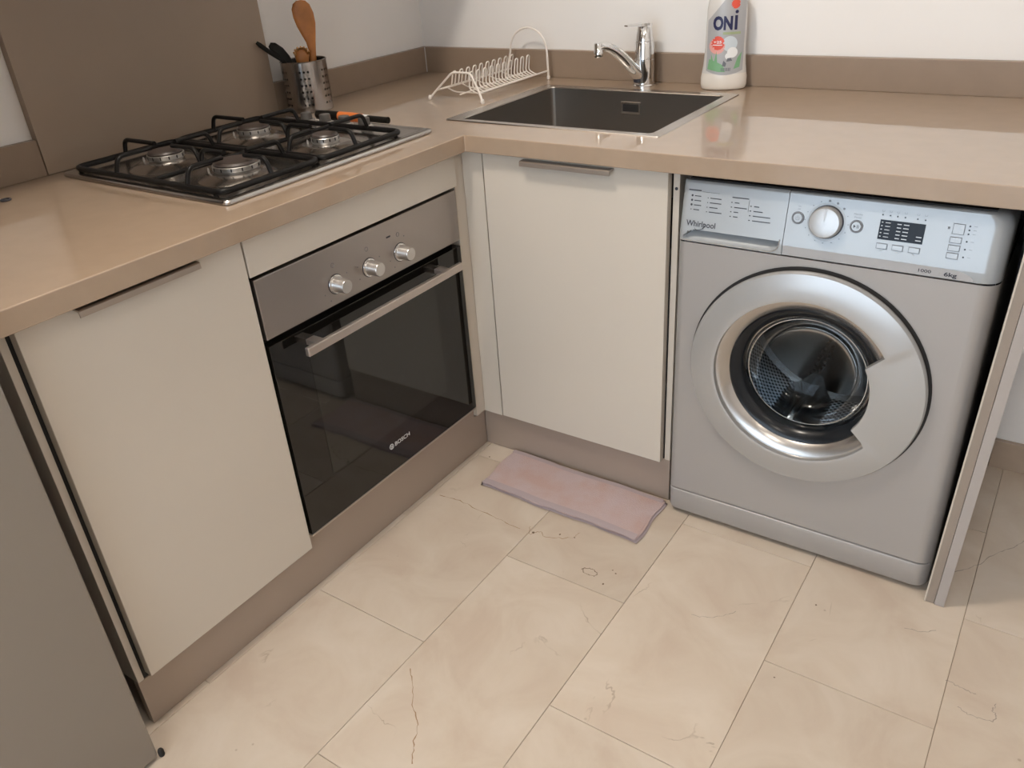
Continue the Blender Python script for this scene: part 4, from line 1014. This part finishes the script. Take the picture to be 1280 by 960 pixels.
# three lifters inside the drum
for k, a in enumerate((math.radians(256), math.radians(16), math.radians(136))):
    er = Vector((math.cos(a), 0, math.sin(a))); et = Vector((-math.sin(a), 0, math.cos(a)))
    lv = []
    for h, s_ in ((.085, .35), (.10, .8), (.13, 1), (.29, 1), (.32, .9), (.334, .6)):
        c_ = dpos + Vector((0, h, 0))
        lv.append([c_ + er * (.2255) - et * .060 * (.6 + .4 * s_), c_ + er * (.205 - .01 * s_) - et * .034 * s_, c_ + er * (.226 - .070 * s_) - et * .014 * s_, c_ + er * (.224 - .075 * s_), c_ + er * (.226 - .070 * s_) + et * .014 * s_, c_ + er * (.205 - .01 * s_) + et * .034 * s_, c_ + er * .2255 + et * .060 * (.6 + .4 * s_)])
    loft('lifter', lv, 'drumplain', drum, 0.9)

# ------------------------------------------------------------------ folded towel
tw = thing('folded_towel', 'folded mauve towel used as a mat on the floor by the sink cabinet', 'towel', (0.975, -0.768, 0))
cA, cB, cC, cD = Vector((.741, -.682, 0)), Vector((.749, -.853, 0)), Vector((1.206, -.860, 0)), Vector((1.203, -.687, 0))
def tn(x, y): return math.sin(x * 23 + 1.3) * math.sin(y * 31 + .4) * .5 + math.sin(x * 61 + y * 47) * .3 + math.sin(x * 11 - y * 17 + 2) * .5
def towel_layer(name, zlo, zhi, shrink, m, dx=0.0):
    bm = bmesh.new(); nu, nv = 60, 26; top, bot = [], []
    for i in range(nu + 1):
        u = i / nu; tr, br = [], []
        for j in range(nv + 1):
            v_ = j / nv
            uu = shrink + (1 - 2 * shrink) * u + dx; vv = v_ * (1 - shrink) + shrink * .2
            p = (cA * (1 - uu) + cD * uu) * (1 - vv) + (cB * (1 - uu) + cC * uu) * vv
            p = p + Vector((.0025 * math.sin(v_ * 9 + 1), .0022 * math.sin(u * 11) + .0012 * math.sin(u * 29), 0))
            e_ = min(1, min(u, 1 - u) / .02, v_ / .05, (1 - v_) / .06)
            rd = math.sqrt(max(0, 1 - (1 - e_) ** 2))
            n_ = tn(p.x, p.y)
            mid = (zlo + zhi) / 2
            zt = mid + (zhi - mid) * rd + .0010 * n_ * rd; zb = mid - (mid - zlo) * rd + (.0010 * n_ * rd if zlo > .003 else 0)
            tr.append(bm.verts.new((p.x, p.y, zt))); br.append(bm.verts.new((p.x, p.y, zb)))
        top.append(tr); bot.append(br)
    for i in range(nu):
        for j in range(nv):
            bm.faces.new((top[i][j], top[i + 1][j], top[i + 1][j + 1], top[i][j + 1])); bm.faces.new((bot[i][j], bot[i][j + 1], bot[i + 1][j + 1], bot[i + 1][j]))
    for i in range(nu):
        for j in (0, nv): bm.faces.new((top[i][j], bot[i][j], bot[i + 1][j], top[i + 1][j]))
    for j in range(nv):
        for i in (0, nu): bm.faces.new((top[i][j], top[i][j + 1], bot[i][j + 1], bot[i][j]))
    return finish(bm, name, m, tw, 1.2)
towel_layer('under_layer', .0006, .0062, 0.0, 'towelhem')
towel_layer('upper_layer', .0068, .0125, .006, 'towel', -.003)
# hem stripes along the long edges
for vv0, vv1 in ((.015, .10), (.88, .99)):
    bm = bmesh.new(); rowa = []
    for i in range(61):
        u = .01 + .976 * i / 60; row = []
        for k in range(5):
            v_ = vv0 + (vv1 - vv0) * k / 4
            p = (cA * (1 - u) + cD * u) * (1 - v_) + (cB * (1 - u) + cC * u) * v_
            rd = math.sqrt(max(0, 1 - (1 - min(1, v_ / .05, (1 - v_ * .994) / .06)) ** 2))
            row.append(bm.verts.new((p.x, p.y + .0022 * math.sin(u * 11), .00965 + .00285 * rd + .0010 * tn(p.x, p.y) * rd + .0005)))
        rowa.append(row)
    for i in range(60):
        for k in range(4): bm.faces.new((rowa[i][k], rowa[i + 1][k], rowa[i + 1][k + 1], rowa[i][k + 1]))
    finish(bm, 'hem', 'towelhem', tw, 1.2)
